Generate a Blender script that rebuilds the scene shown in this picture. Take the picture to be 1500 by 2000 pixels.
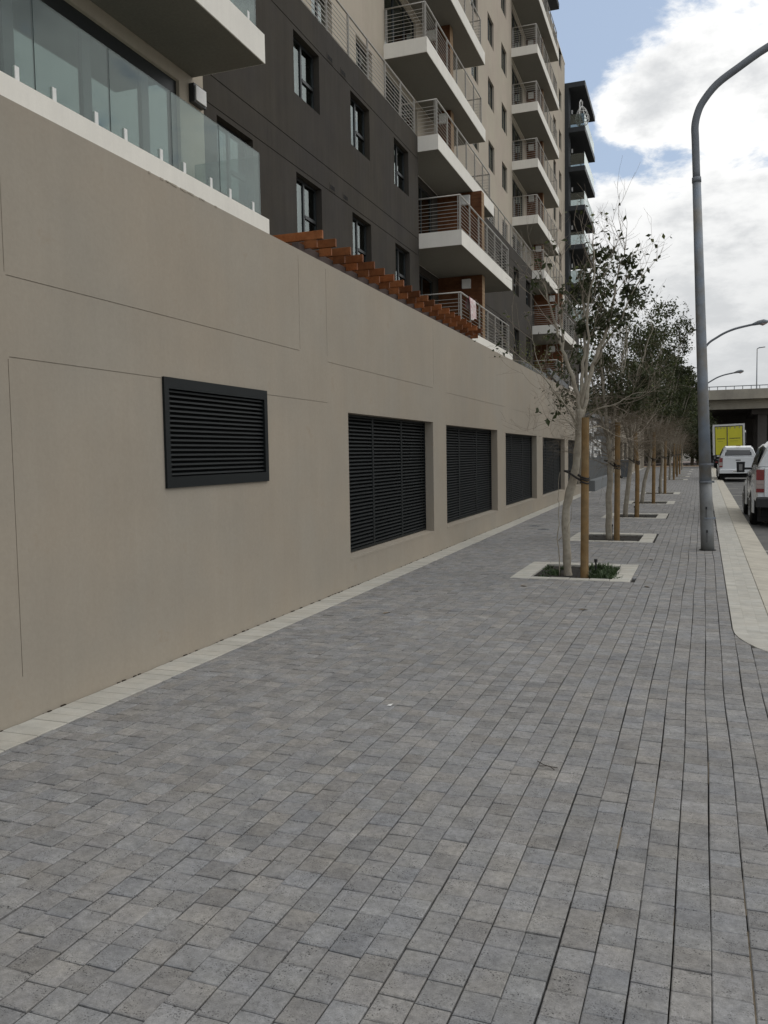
import bpy, math, random
import numpy as np
from mathutils import Vector, Matrix
for o in list(bpy.data.objects): bpy.data.objects.remove(o)
S = bpy.context.scene; C = S.collection
R = random.Random(7)
# ------------------------------------------------------------------ camera
F, PITCH, ROLL, YAW, EYE = 1638.1, .06779, .01627, .3654, 1.55
cp, sp = math.cos(PITCH), math.sin(PITCH); cr, sr = math.cos(ROLL), math.sin(ROLL)
fw, dn, rt = Vector((0, cp, -sp)), Vector((0, -sp, -cp)), Vector((1, 0, 0))
rt2 = cr*rt + sr*dn; dn2 = -sr*rt + cr*dn
RZ = Matrix.Rotation(YAW, 3, 'Z')
rt2, up2, bk = RZ @ rt2, -(RZ @ dn2), -(RZ @ fw)
cam = bpy.data.objects.new('camera', bpy.data.cameras.new('camera')); C.objects.link(cam)
cam.matrix_world = Matrix(((rt2.x, up2.x, bk.x, 0), (rt2.y, up2.y, bk.y, 0), (rt2.z, up2.z, bk.z, EYE), (0, 0, 0, 1)))
cam.data.sensor_fit = 'VERTICAL'; cam.data.sensor_height = 24; cam.data.lens = F/2000*24
cam.data.clip_start = .05; cam.data.clip_end = 3000
S.camera = cam
S.view_settings.view_transform = 'Standard'; S.view_settings.look = 'None'
S.view_settings.exposure = 0; S.view_settings.gamma = 1; S.view_settings.use_curve_mapping = False
# ------------------------------------------------------------------ sun and sky
SUN_EL, SUN_AZ = math.radians(52), math.radians(62)     # azimuth clockwise from +Y
sun = bpy.data.objects.new('sun', bpy.data.lights.new('sun', 'SUN')); C.objects.link(sun)
sun.data.energy = .5; sun.data.angle = math.radians(40); sun.data.color = (1, .96, .9)
sd = Vector((math.cos(SUN_EL)*math.sin(SUN_AZ), math.cos(SUN_EL)*math.cos(SUN_AZ), math.sin(SUN_EL)))
sun.rotation_euler = sd.to_track_quat('Z', 'Y').to_euler()
W = bpy.data.worlds.new('World'); S.world = W; W.use_nodes = True
nt = W.node_tree; N = nt.nodes; K = nt.links; N.clear()
def wn(t, **k):
    n = N.new(t)
    for a, b in k.items(): setattr(n, a, b)
    return n
def mth(op, a, b=None, c=None, clamp=False):
    n = N.new('ShaderNodeMath'); n.operation = op; n.use_clamp = clamp
    for i, v in enumerate((a, b, c)):
        if v is None: continue
        if isinstance(v, (int, float)): n.inputs[i].default_value = v
        else: K.new(v, n.inputs[i])
    return n.outputs[0]
sky = wn('ShaderNodeTexSky', sky_type='NISHITA', sun_disc=False)
sky.sun_elevation = SUN_EL; sky.sun_rotation = SUN_AZ
sky.air_density = 1.2; sky.dust_density = 2.0; sky.ozone_density = 2.2
tc = wn('ShaderNodeTexCoord'); sx = wn('ShaderNodeSeparateXYZ'); K.new(tc.outputs['Generated'], sx.inputs[0])
zz = mth('ADD', mth('MAXIMUM', sx.outputs[2], 0), .28)
cb_ = wn('ShaderNodeCombineXYZ'); K.new(mth('DIVIDE', sx.outputs[0], zz), cb_.inputs[0]); K.new(mth('DIVIDE', sx.outputs[1], zz), cb_.inputs[1])
def noise(vec, sc, det, rough, loc=(0, 0, 0), dist=0):
    mp = wn('ShaderNodeMapping'); mp.inputs['Location'].default_value = loc; K.new(vec, mp.inputs[0])
    n = wn('ShaderNodeTexNoise'); n.inputs['Scale'].default_value = sc; n.inputs['Detail'].default_value = det
    n.inputs['Roughness'].default_value = rough; n.inputs['Distortion'].default_value = dist
    K.new(mp.outputs[0], n.inputs[0]); return n.outputs['Fac']
n1 = noise(cb_.outputs[0], 2.6, 12, .60, (3.1, 1.7, 0), .1)
n2 = noise(cb_.outputs[0], 11, 10, .62, (1.3, 4.2, 0), .25)
def bump_at(d, sharp):                     # soft lobe of thinner or thicker cloud round a sky direction
    v = Vector(d).normalized(); vm = wn('ShaderNodeVectorMath', operation='DOT_PRODUCT')
    K.new(tc.outputs['Generated'], vm.inputs[0]); vm.inputs[1].default_value = v
    return mth('EXPONENT', mth('MULTIPLY', mth('SUBTRACT', vm.outputs['Value'], 1), sharp))
den = mth('ADD', mth('MULTIPLY', n1, 1.1), mth('MULTIPLY', n2, 1.05))
den = mth('ADD', den, -.80)
for d, s, a in [((-.165, .905, .43), 330, -.55), ((-.128, .929, .348), 2600, -.32), ((-.080, .951, .300), 6000, -.36), ((-.058, .950, .302), 6000, -.22), ((-.030, .950, .306), 5000, -.26), ((-.108, .945, .312), 5500, -.30), ((-.070, .935, .350), 2200, .40), ((-.074, .897, .434), 1500, -.25), ((-.083, .962, .262), 1500, .25),
                ((-.075, .87, .50), 160, -.34), ((-.030, .93, .375), 700, .22), ((-.6, -.3, .5), 6, -.3), ((.2, -.9, .45), 8, -.25)]:
    den = mth('ADD', den, mth('MULTIPLY', bump_at(d, s), a))
low = mth('SUBTRACT', 1, mth('MULTIPLY', sx.outputs[2], 3.6), clamp=True)
den = mth('ADD', den, mth('MULTIPLY', low, .8))
ms = wn('ShaderNodeMapRange', interpolation_type='SMOOTHSTEP'); K.new(den, ms.inputs[0])
ms.inputs[1].default_value = -.06; ms.inputs[2].default_value = .22
mask = ms.outputs[0]
# cloud brightness: white sunlit parts, greyer thick parts, and a flat grey deck towards the horizon
n3 = noise(cb_.outputs[0], 4.2, 9, .6, (7, 2, 0))
thick = wn('ShaderNodeMapRange', interpolation_type='SMOOTHSTEP'); K.new(mth('ADD', mth('MULTIPLY', den, .45), mth('MULTIPLY', mth('SUBTRACT', n3, .5), 1.6)), thick.inputs[0])
thick.inputs[1].default_value = .08; thick.inputs[2].default_value = .52
cm = wn('ShaderNodeMix', data_type='RGBA'); K.new(thick.outputs[0], cm.inputs[0])
cm.inputs[6].default_value = (10.8, 10.8, 10.7, 1); cm.inputs[7].default_value = (7.0, 7.15, 7.3, 1)
lw = mth('MULTIPLY', mth('SUBTRACT', 1.0, mth('MULTIPLY', sx.outputs[2], 3.1), clamp=True), .95)
cl2 = wn('ShaderNodeMix', data_type='RGBA'); K.new(lw, cl2.inputs[0]); K.new(cm.outputs[2], cl2.inputs[6])
cl3 = wn('ShaderNodeMix', data_type='RGBA'); K.new(n3, cl3.inputs[0]); cl3.inputs[6].default_value = (4.9, 5.15, 5.4, 1); cl3.inputs[7].default_value = (7.2, 7.3, 7.3, 1)
K.new(cl3.outputs[2], cl2.inputs[7])
hz = wn('ShaderNodeMix', data_type='RGBA'); hz.inputs[0].default_value = .55; K.new(sky.outputs[0], hz.inputs[6]); hz.inputs[7].default_value = (5.8, 7.0, 8.9, 1)
mx = wn('ShaderNodeMix', data_type='RGBA'); K.new(mask, mx.inputs[0]); K.new(hz.outputs[2], mx.inputs[6]); K.new(cl2.outputs[2], mx.inputs[7])
bg = wn('ShaderNodeBackground'); bg.inputs['Strength'].default_value = .1; K.new(mx.outputs[2], bg.inputs[0])
wo = wn('ShaderNodeOutputWorld'); K.new(bg.outputs[0], wo.inputs[0])

# ------------------------------------------------------------------ materials
M = {}
def mat(name, col, rough=.8, metal=0, var=.12, scale=3, bump=0, bscale=60, tint=None, fine=.08, spec=.5, dirt=None, coat=0, pitted=0, streak=0):
    m = bpy.data.materials.new(name); m.use_nodes = True; t = m.node_tree; n = t.nodes; k = t.links
    b = n['Principled BSDF']; b.inputs['Roughness'].default_value = rough; b.inputs['Metallic'].default_value = metal
    b.inputs['Specular IOR Level'].default_value = spec
    if coat: b.inputs['Coat Weight'].default_value = coat; b.inputs['Coat Roughness'].default_value = .08
    g = n.new('ShaderNodeNewGeometry')
    def nz(sc, det=5, ro=.6):
        q = n.new('ShaderNodeTexNoise'); q.inputs['Scale'].default_value = sc; q.inputs['Detail'].default_value = det
        q.inputs['Roughness'].default_value = ro; k.new(g.outputs['Position'], q.inputs['Vector']); return q.outputs['Fac']
    def ramp(f, a, b_, lo, hi):
        q = n.new('ShaderNodeMapRange'); k.new(f, q.inputs[0]); q.inputs[1].default_value = a; q.inputs[2].default_value = b_
        q.inputs[3].default_value = lo; q.inputs[4].default_value = hi; return q.outputs[0]
    def mul(c, f):
        q = n.new('ShaderNodeVectorMath'); q.operation = 'SCALE'; k.new(c, q.inputs[0]); k.new(f, q.inputs['Scale']); return q.outputs[0]
    rgb = n.new('ShaderNodeRGB'); rgb.outputs[0].default_value = (*col, 1); c = rgb.outputs[0]
    if tint is not None:                          # second colour, patches
        q = n.new('ShaderNodeMix'); q.data_type = 'RGBA'; k.new(ramp(nz(scale*.6, 3), .35, .65, 0, 1), q.inputs[0]); k.new(c, q.inputs[6])
        q.inputs[7].default_value = (*tint, 1); c = q.outputs[2]
    if var: c = mul(c, ramp(nz(scale), .3, .7, 1-var, 1+var))
    if fine: c = mul(c, ramp(nz(scale*25, 3), .3, .7, 1-fine, 1+fine))
    if dirt:                                      # (colour, scale, threshold)
        q = n.new('ShaderNodeMix'); q.data_type = 'RGBA'; k.new(ramp(nz(dirt[1], 6, .7), dirt[2], dirt[2]+.12, 0, .8), q.inputs[0]); k.new(c, q.inputs[6])
        q.inputs[7].default_value = (*dirt[0], 1); c = q.outputs[2]
    if streak:                                    # faint rain streaks running down the render
        mp = n.new('ShaderNodeMapping'); mp.inputs['Scale'].default_value = (5, 5, .35); k.new(g.outputs['Position'], mp.inputs[0])
        q = n.new('ShaderNodeTexNoise'); q.inputs['Scale'].default_value = 1.6; q.inputs['Detail'].default_value = 7; q.inputs['Roughness'].default_value = .7; k.new(mp.outputs[0], q.inputs['Vector'])
        c = mul(c, ramp(q.outputs['Fac'], .3, .72, 1+streak*.5, 1-streak))
    if pitted:                                    # clustered dark pits, as on worn concrete blocks
        v = n.new('ShaderNodeTexNoise'); v.inputs['Scale'].default_value = 170; v.inputs['Detail'].default_value = 3; k.new(g.outputs['Position'], v.inputs['Vector'])
        pm = n.new('ShaderNodeMath'); pm.operation = 'MULTIPLY'; k.new(ramp(v.outputs['Fac'], .56, .66, 0, 1), pm.inputs[0]); k.new(ramp(nz(15, 4, .7), .45, .58, 0, 1), pm.inputs[1])
        c = mul(c, ramp(pm.outputs[0], 0, 1, 1, 1-pitted)); c = mul(c, ramp(nz(1.1, 4, .6), .35, .65, 1.04, .92)); c = mul(c, ramp(nz(42, 4, .7), .35, .65, .82, 1.14))
    k.new(c, b.inputs['Base Color'])
    if bump:
        q = n.new('ShaderNodeBump'); q.inputs['Strength'].default_value = bump; q.inputs['Distance'].default_value = .01
        k.new(nz(bscale, 6, .65), q.inputs['Height']); k.new(q.outputs[0], b.inputs['Normal'])
    M[name] = m; m['rgbnode'] = rgb.name; return m
def addattr(name, amt=.22, hue=True):
    """per-piece colour difference kept in the mesh attribute 'tone' (0..1) and 'hue'"""
    m = M[name]; t = m.node_tree; n = t.nodes; k = t.links; b = n['Principled BSDF']
    src = b.inputs['Base Color'].links[0].from_socket
    a = n.new('ShaderNodeAttribute'); a.attribute_name = 'tone'
    mr = n.new('ShaderNodeMapRange'); k.new(a.outputs['Fac'], mr.inputs[0]); mr.inputs[3].default_value = 1-amt; mr.inputs[4].default_value = 1+amt
    v = n.new('ShaderNodeVectorMath'); v.operation = 'SCALE'; k.new(src, v.inputs[0]); k.new(mr.outputs[0], v.inputs['Scale'])
    out = v.outputs[0]
    if hue:
        a2 = n.new('ShaderNodeAttribute'); a2.attribute_name = 'hue'
        mx_ = n.new('ShaderNodeMix'); mx_.data_type = 'RGBA'; k.new(a2.outputs['Fac'], mx_.inputs[0])
        mx_.inputs[6].default_value = (.975, .992, 1.018, 1); mx_.inputs[7].default_value = (1.03, 1.0, .965, 1)
        w = n.new('ShaderNodeVectorMath'); w.operation = 'MULTIPLY'; k.new(out, w.inputs[0]); k.new(mx_.outputs[2], w.inputs[1]); out = w.outputs[0]
    k.new(out, b.inputs['Base Color'])
mat('paver', (.268, .262, .250), .85, var=.16, scale=9, bump=.35, bscale=140, tint=(.240, .239, .240), fine=.14, dirt=((.12, .12, .112), 9, .66), spec=.15, pitted=.8); addattr('paver', .14)
mat('pale_paver', (.445, .425, .375), .85, var=.10, scale=6, bump=.2, bscale=120, tint=(.45, .44, .40), dirt=((.26, .24, .2), 22, .68), spec=.15); addattr('pale_paver', .08, False)
mat('kerbstone', (.46, .43, .36), .85, var=.12, scale=3, bump=.2, bscale=90, tint=(.40, .37, .31), dirt=((.22, .2, .17), 12, .66))
mat('bedding', (.035, .033, .030), 1, var=.3, scale=14, spec=.15)
mat('joint_sand', (.125, .10, .068), 1, var=.3, scale=14)
mat('asphalt', (.12, .117, .11), .9, var=.2, scale=2, bump=.5, bscale=160, tint=(.09, .09, .088))
mat('ground', (.14, .13, .11), 1, var=.2, scale=.4, spec=.15)
mat('beige_plaster', (.350, .305, .245), .92, var=.045, scale=1.3, bump=.12, bscale=45, tint=(.336, .303, .252), fine=.03, dirt=((.315, .262, .202), 2.6, .62), spec=.15, streak=.035)
mat('tower_plaster', (.46, .415, .335), .92, var=.05, scale=.8, bump=.1, bscale=30, tint=(.45, .39, .325), fine=.02, spec=.15, streak=.05)
mat('dark_plaster', (.060, .053, .043), .9, var=.10, scale=1.1, bump=.15, bscale=30, tint=(.054, .049, .044), fine=.03, spec=.15, streak=.16)
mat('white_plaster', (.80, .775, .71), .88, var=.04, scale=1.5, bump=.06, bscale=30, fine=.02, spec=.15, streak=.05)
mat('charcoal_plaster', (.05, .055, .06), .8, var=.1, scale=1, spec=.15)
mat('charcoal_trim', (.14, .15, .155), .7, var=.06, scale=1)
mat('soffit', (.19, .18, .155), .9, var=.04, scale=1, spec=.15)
mat('louvre_metal', (.010, .0125, .013), .5, 0, var=.1, scale=4, fine=.05, spec=.2)
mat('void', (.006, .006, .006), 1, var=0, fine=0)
mat('window_frame', (.03, .034, .036), .4, .3, var=.05)
mat('curtain', (.33, .34, .33), .95, var=.12, scale=7, spec=.15)
mat('steel', (.38, .365, .335), .45, .35, var=.08, scale=5, fine=.04)
mat('spigot_white', (.72, .72, .70), .5, 0, var=.03)
mat('timber', (.20, .078, .030), .6, var=.25, scale=5, fine=.2, tint=(.17, .055, .018), spec=.15); addattr('timber', .45, False)
mat('clad_timber', (.125, .055, .026), .7, var=.2, scale=5, fine=.2, tint=(.10, .04, .018), spec=.15); addattr('clad_timber', .2, False)
mat('clad_edge', (.30, .20, .115), .7, var=.15, scale=5, spec=.15)
mat('mauve_steel', (.085, .065, .06), .7, var=.1, scale=4, spec=.15)
mat('lamp_base', (.205, .215, .22), .6, .25, var=.16, scale=6, fine=.14, tint=(.18, .18, .17), dirt=((.38, .38, .36), 11, .68))
mat('lamp_pole', (.20, .235, .28), .55, .2, var=.14, scale=5, fine=.12, tint=(.21, .20, .18), dirt=((.40, .40, .38), 7, .68))
mat('lamp_pole_old', (.18, .195, .215), .7, .2, var=.15, scale=5, fine=.1)
mat('bark_pale', (.35, .32, .26), .9, var=.16, scale=14, bump=.5, bscale=60, tint=(.30, .265, .21), dirt=((.11, .09, .065), 30, .60), spec=.15)
mat('bark_twig', (.285, .245, .20), .9, var=.2, scale=20, spec=.15)
mat('bark_brown', (.19, .158, .118), .9, var=.2, scale=20, spec=.15)
mat('stake_wood', (.195, .135, .07), .75, var=.22, scale=10, fine=.2, bump=.3, bscale=50, tint=(.21, .13, .055), dirt=((.07, .045, .025), 20, .67), spec=.15)
mat('rubber', (.02, .018, .017), .8, var=.1)
mat('soil', (.040, .030, .021), 1, var=.4, scale=30, bump=1, bscale=90, spec=.15)
for nm, c1 in (('leaf_dark', (.040, .050, .018)), ('leaf_mid', (.058, .072, .026)), ('leaf_olive', (.13, .15, .045)), ('grass', (.055, .085, .035))):
    mat(nm, c1, .55, var=.35, scale=3, fine=.3, spec=.3)
mat('car_white', (.70, .72, .73), .22, 0, var=.01, fine=0, coat=.6)
mat('car_black', (.012, .012, .013), .55, 0, var=.1)
mat('tyre', (.016, .016, .016), .9, var=.2)
mat('rim', (.25, .25, .25), .35, .8, var=.05)
mat('car_glass', (.03, .035, .04), .04, 0, var=0, fine=0, spec=1)
mat('red_lens', (.17, .008, .008), .15, 0, var=.1, spec=.8)
mat('clear_lens', (.34, .27, .25), .2, 0, var=.1)
mat('yellow_panel', (.60, .56, .03), .5, var=.04)
mat('truck_white', (.60, .60, .57), .5, var=.06)
mat('print_dark', (.05, .05, .03), .6, var=0)
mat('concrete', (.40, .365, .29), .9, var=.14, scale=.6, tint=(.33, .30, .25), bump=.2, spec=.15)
mat('concrete_shaded', (.12, .11, .10), .95, var=.2, scale=.5, spec=.15)  # darker copy of the concrete, shade under the deck put into the colour
mat('brick_road', (.20, .15, .13), .9, var=.2, scale=2)
mat('sand', (.38, .26, .15), .95, var=.15, scale=2)
mat('sign_wall', (.055, .06, .062), .6, var=.1, scale=1)
mat('sign_letter', (.62, .62, .60), .6, var=.08)
mat('towel_pink', (.55, .38, .38), .95, var=.25, scale=14, tint=(.68, .66, .64))
mat('towel_rim', (.33, .13, .15), .95, var=.15, scale=14)
mat('paper', (.8, .8, .78), .8, var=0)
mat('twig_dark', (.04, .03, .02), .9)
mat('bin_grey', (.10, .11, .12), .7)
def glassmat(name, tint, refl=.22, trans=.7):
    m = bpy.data.materials.new(name); m.use_nodes = True; t = m.node_tree; n = t.nodes; k = t.links; n.clear()
    tr = n.new('ShaderNodeBsdfTransparent'); tr.inputs[0].default_value = (*tint, 1)
    gl = n.new('ShaderNodeBsdfGlossy'); gl.inputs['Roughness'].default_value = .03; gl.inputs[0].default_value = (.9, .97, .95, 1)
    fr = n.new('ShaderNodeLayerWeight'); fr.inputs[0].default_value = .5
    pw = n.new('ShaderNodeMath'); pw.operation = 'POWER'; k.new(fr.outputs['Facing'], pw.inputs[0]); pw.inputs[1].default_value = 4.5
    mm = n.new('ShaderNodeMath'); mm.operation = 'MULTIPLY_ADD'; k.new(pw.outputs[0], mm.inputs[0]); mm.inputs[1].default_value = .9; mm.inputs[2].default_value = refl; mm.use_clamp = True
    mx = n.new('ShaderNodeMixShader'); k.new(mm.outputs[0], mx.inputs[0]); k.new(tr.outputs[0], mx.inputs[1]); k.new(gl.outputs[0], mx.inputs[2])
    o = n.new('ShaderNodeOutputMaterial'); k.new(mx.outputs[0], o.inputs[0]); M[name] = m
mat('glass_edge', (.03, .06, .055), .3, var=0, fine=0)
glassmat('pane_glass', (.55, .60, .60), .10)
glassmat('balustrade_glass', (.66, .73, .71), .06)
glassmat('door_glass', (.35, .42, .42), .16)
glassmat('frosted_glass', (.62, .63, .63), .12)
def leafify(name, tr=.25):
    m = M[name]; n = m.node_tree.nodes; k = m.node_tree.links; b = n['Principled BSDF']
    t_ = n.new('ShaderNodeBsdfTranslucent'); k.new(b.inputs['Base Color'].links[0].from_socket, t_.inputs[0])
    mx = n.new('ShaderNodeMixShader'); mx.inputs[0].default_value = tr; o = n['Material Output']
    k.new(b.outputs[0], mx.inputs[1]); k.new(t_.outputs[0], mx.inputs[2]); k.new(mx.outputs[0], o.inputs[0])
for q in ('leaf_dark', 'leaf_mid', 'leaf_olive', 'grass'): leafify(q)

# ------------------------------------------------------------------ helpers
OFF = {}                # world->local inverse for each thing (geometry is given in frame coordinates)
BR = .02                # the building line is turned .02 rad from the kerb line
cB, sB = math.cos(BR), math.sin(BR)
def toK(p): return (cB*p[0]-sB*p[1], sB*p[0]+cB*p[1], p[2])
def thing(name, label=None, cat=None, loc=(0, 0, 0), bframe=False, group=None, kind=None, rz=0, parent=None):
    o = bpy.data.objects.new(name, None); C.objects.link(o); o.empty_display_size = .2
    o.location = toK(loc) if bframe else loc; o.rotation_euler[2] = (BR if bframe else 0)+rz
    if label: o['label'] = label
    if cat: o['category'] = cat
    if group: o['group'] = group
    if kind: o['kind'] = kind
    OFF[o.name] = Vector(loc) if rz == 0 else Vector((0, 0, 0)); return o
def setp(o, label=None, cat=None, group=None, kind=None):
    for a, b in (('label', label), ('category', cat), ('group', group), ('kind', kind)):
        if b: o[a] = b
    return o
class MB:
    def __init__(s): s.v = []; s.f = []; s.m = []
    def add(s, vs, fs, mi=0):
        b = len(s.v); s.v += [tuple(p) for p in vs]; s.f += [tuple(i+b for i in f) for f in fs]; s.m += [mi]*len(fs)
    def box(s, x0, x1, y0, y1, z0, z1, mi=0):
        s.add([(x0, y0, z0), (x1, y0, z0), (x1, y1, z0), (x0, y1, z0), (x0, y0, z1), (x1, y0, z1), (x1, y1, z1), (x0, y1, z1)],
              [(3, 2, 1, 0), (4, 5, 6, 7), (0, 1, 5, 4), (1, 2, 6, 5), (2, 3, 7, 6), (3, 0, 4, 7)], mi); return s
    def pane(s, x0, x1, y0, y1, z0, z1):     # glass sheet with dark polished edges, materials [glass, glass_edge]
        s.add([(x0, y0, z0), (x1, y0, z0), (x1, y1, z0), (x0, y1, z0), (x0, y0, z1), (x1, y0, z1), (x1, y1, z1), (x0, y1, z1)], [(1, 2, 6, 5), (3, 0, 4, 7)] if x1-x0 < y1-y0 else [(0, 1, 5, 4), (2, 3, 7, 6)])
        s.add([(x0, y0, z0), (x1, y0, z0), (x1, y1, z0), (x0, y1, z0), (x0, y0, z1), (x1, y0, z1), (x1, y1, z1), (x0, y1, z1)], [(3, 2, 1, 0), (4, 5, 6, 7)]+([(0, 1, 5, 4), (2, 3, 7, 6)] if x1-x0 < y1-y0 else [(1, 2, 6, 5), (3, 0, 4, 7)]), 1); return s
    def tube(s, pts, rad, n=8, cap=True, mi=0):
        pts = [Vector(p) for p in pts]; L = len(pts)
        if not hasattr(rad, '__len__'): rad = [rad]*L
        b = len(s.v); ref = None
        for i, p in enumerate(pts):
            t = (pts[min(i+1, L-1)]-pts[max(i-1, 0)])
            if t.length < 1e-9: t = Vector((0, 0, 1))
            t.normalize()
            if ref is None: ref = t.orthogonal().normalized()
            ref = (ref - t*ref.dot(t))
            if ref.length < 1e-6: ref = t.orthogonal()
            ref.normalize(); q = t.cross(ref)
            for j in range(n):
                a = 2*math.pi*j/n; s.v.append(tuple(p+(ref*math.cos(a)+q*math.sin(a))*rad[i]))
        for i in range(L-1):
            for j in range(n):
                j2 = (j+1) % n; s.f.append((b+i*n+j, b+i*n+j2, b+(i+1)*n+j2, b+(i+1)*n+j)); s.m.append(mi)
        if cap: s.f.append(tuple(b+j for j in reversed(range(n)))); s.f.append(tuple(b+(L-1)*n+j for j in range(n))); s.m += [mi, mi]
        return s
    def prism(s, poly, axis, a, b, mi=0):   # polygon in the other two axes extruded along axis
        n = len(poly)
        def P(u, v, w): return {'x': (w, u, v), 'y': (u, w, v), 'z': (u, v, w)}[axis]
        s.add([P(u, v, a) for u, v in poly]+[P(u, v, b) for u, v in poly],
              [tuple(reversed(range(n))), tuple(range(n, 2*n))]+[(i, (i+1) % n, n+(i+1) % n, n+i) for i in range(n)], mi); return s
    def build(s, name, mats, parent=None, smooth=False, off=None, tone=None, hue=None, bevel=0):
        me = bpy.data.meshes.new(name); o_ = off if off is not None else (OFF.get(root(parent).name, Vector()) if parent else Vector())
        me.from_pydata([(a-o_[0], b-o_[1], c-o_[2]) for a, b, c in s.v], [], s.f)
        for m in (mats if isinstance(mats, (list, tuple)) else [mats]): me.materials.append(M[m])
        if any(s.m): me.polygons.foreach_set('material_index', s.m)
        if smooth: me.polygons.foreach_set('use_smooth', [True]*len(s.f))
        if tone is not None: me.attributes.new('tone', 'FLOAT', 'FACE' if hasattr(tone, '__len__') else 'POINT').data.foreach_set('value', tone if hasattr(tone, '__len__') else [tone]*len(s.v))
        if hue is not None: me.attributes.new('hue', 'FLOAT', 'FACE' if hasattr(hue, '__len__') else 'POINT').data.foreach_set('value', hue if hasattr(hue, '__len__') else [hue]*len(s.v))
        me.update(); o = bpy.data.objects.new(name, me); C.objects.link(o)
        if parent: o.parent = parent
        if bevel:
            bm_ = o.modifiers.new('bevel', 'BEVEL'); bm_.width = bevel; bm_.segments = 2; bm_.limit_method = 'ANGLE'
        return o
def root(o):
    while o.parent: o = o.parent
    return o
def kids(o): return [c for c in bpy.data.objects if c.parent == o]
CH = {}
def reg(o):
    CH.setdefault(o.parent.name if o.parent else '', []).append(o); return o
def put(src, parent, d=(0, 0, 0)):        # linked copy of a mesh object under parent, shifted by d
    c = src.copy(); C.objects.link(c); c.parent = parent
    c.location = Vector(src.location)+Vector(d); return c
def copytree(o, parent=None, loc=None, rz=None, scale=None):
    c = o.copy(); C.objects.link(c); c.parent = parent
    if loc is not None: c.location = loc
    if rz is not None: c.rotation_euler[2] = rz
    if scale is not None: c.scale = (scale,)*3
    for ch in [k for k in list(C.objects) if k.parent == o]: copytree(ch, c)
    return c
def bevbox(mb, x0, x1, y0, y1, z0, z1, b=.01, mi=0):
    mb.add([(x0+b, y0+b, z1), (x1-b, y0+b, z1), (x1-b, y1-b, z1), (x0+b, y1-b, z1), (x0, y0, z1-b), (x1, y0, z1-b), (x1, y1, z1-b), (x0, y1, z1-b), (x0, y0, z0), (x1, y0, z0), (x1, y1, z0), (x0, y1, z0)],
           [(0, 1, 2, 3), (4, 5, 1, 0), (5, 6, 2, 1), (6, 7, 3, 2), (7, 4, 0, 3), (8, 9, 5, 4), (9, 10, 6, 5), (10, 11, 7, 6), (11, 8, 4, 7)], mi); return mb

# wall in a plane x=X (facing +x), cut by holes (y0,y1,z0,z1,depth,closed)
def wallmesh(mb, X, y0, y1, z0, z1, thick, holes, mi=0):
    ys = sorted({y0, y1, *[h[0] for h in holes], *[h[1] for h in holes]}); zs = sorted({z0, z1, *[h[2] for h in holes], *[h[3] for h in holes]})
    ys = [y for y in ys if y0 <= y <= y1]; zs = [z for z in zs if z0 <= z <= z1]
    idx = {}
    def V(y, z):
        k_ = (y, z)
        if k_ not in idx: idx[k_] = len(mb.v); mb.v.append((X, y, z))
        return idx[k_]
    for i in range(len(ys)-1):
        # merge vertically where nothing is cut
        for j in range(len(zs)-1):
            ym, zm = (ys[i]+ys[i+1])/2, (zs[j]+zs[j+1])/2
            if any(h[0] < ym < h[1] and h[2] < zm < h[3] for h in holes): continue
            mb.f.append((V(ys[i], zs[j]), V(ys[i+1], zs[j]), V(ys[i+1], zs[j+1]), V(ys[i], zs[j+1]))); mb.m.append(mi)
    for a, b, c, d, dep, closed in holes:
        x = X-dep
        mb.add([(X, a, c), (X, b, c), (X, b, d), (X, a, d), (x, a, c), (x, b, c), (x, b, d), (x, a, d)],
               [(0, 4, 5, 1), (1, 5, 6, 2), (2, 6, 7, 3), (3, 7, 4, 0)]+([(4, 7, 6, 5)] if closed else []), mi)
    x = X-thick
    mb.add([(X, y0, z1), (X, y1, z1), (x, y1, z1), (x, y0, z1), (X, y0, z0), (X, y1, z0), (x, y1, z0), (x, y0, z0)],
           [(0, 1, 2, 3), (0, 3, 7, 4), (1, 5, 6, 2)], mi)
    return mb

# ------------------------------------------------------------------ ground, road, pavement
MB().add([(-600, -100, -.30), (600, -100, -.30), (600, 1500, -.30), (-600, 1500, -.30)], [(0, 1, 2, 3)]) if False else None
g = MB(); g.add([(-900, -200, -.30), (900, -200, -.30), (900, 1800, -.30), (-900, 1800, -.30)], [(0, 1, 2, 3)])
setp(g.build('ground', 'ground'), kind='structure')
g = MB(); g.add([(.5, -10, -.130), (9, -10, -.130), (9, 260, -.130), (.5, 260, -.130)], [(0, 1, 2, 3)])
setp(g.build('road', 'asphalt'), kind='structure')
g = MB(); g.box(9, 9.3, -10, 84, -.3, 0); g.box(9.3, 13, -10, 84, -.3, -.02)
setp(g.build('far_pavement', 'concrete'), kind='structure')
g = MB(); g.box(-30, .2, 85.1, 93.5, -.3, -.012); g.box(-30, .2, 93.5, 125, -.3, -.03)
setp(g.build('side_road', 'brick_road'), kind='structure')
g = MB()
for i in range(40):
    x = -9+i*.23; g.box(x, x+.21, 86+R.random()*.1, 89, -.012, -.006)
for i in range(6): g.box(-2.6+i*.45, -2.4+i*.45, 90, 92.5, -.012, -.005)
setp(g.build('sandy_verge', 'sand'), kind='structure')
pave = thing('pavement', 'grey block paving of the wide pavement', None, kind='structure')
del pave['label']
g = MB(); g.box(-9, .56, -1.5, 85.1, -.3, -.024); g.box(.56, 4, -1.5, 6.2, -.3, -.024); g.box(.56, 3.4, 6.2, 6.5, -.3, -.026); g.build('bedding', 'bedding', pave)
PY, PX = .117, .1125
kcx, kcy, kR = 1.74, 7.75, 1.5
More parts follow.
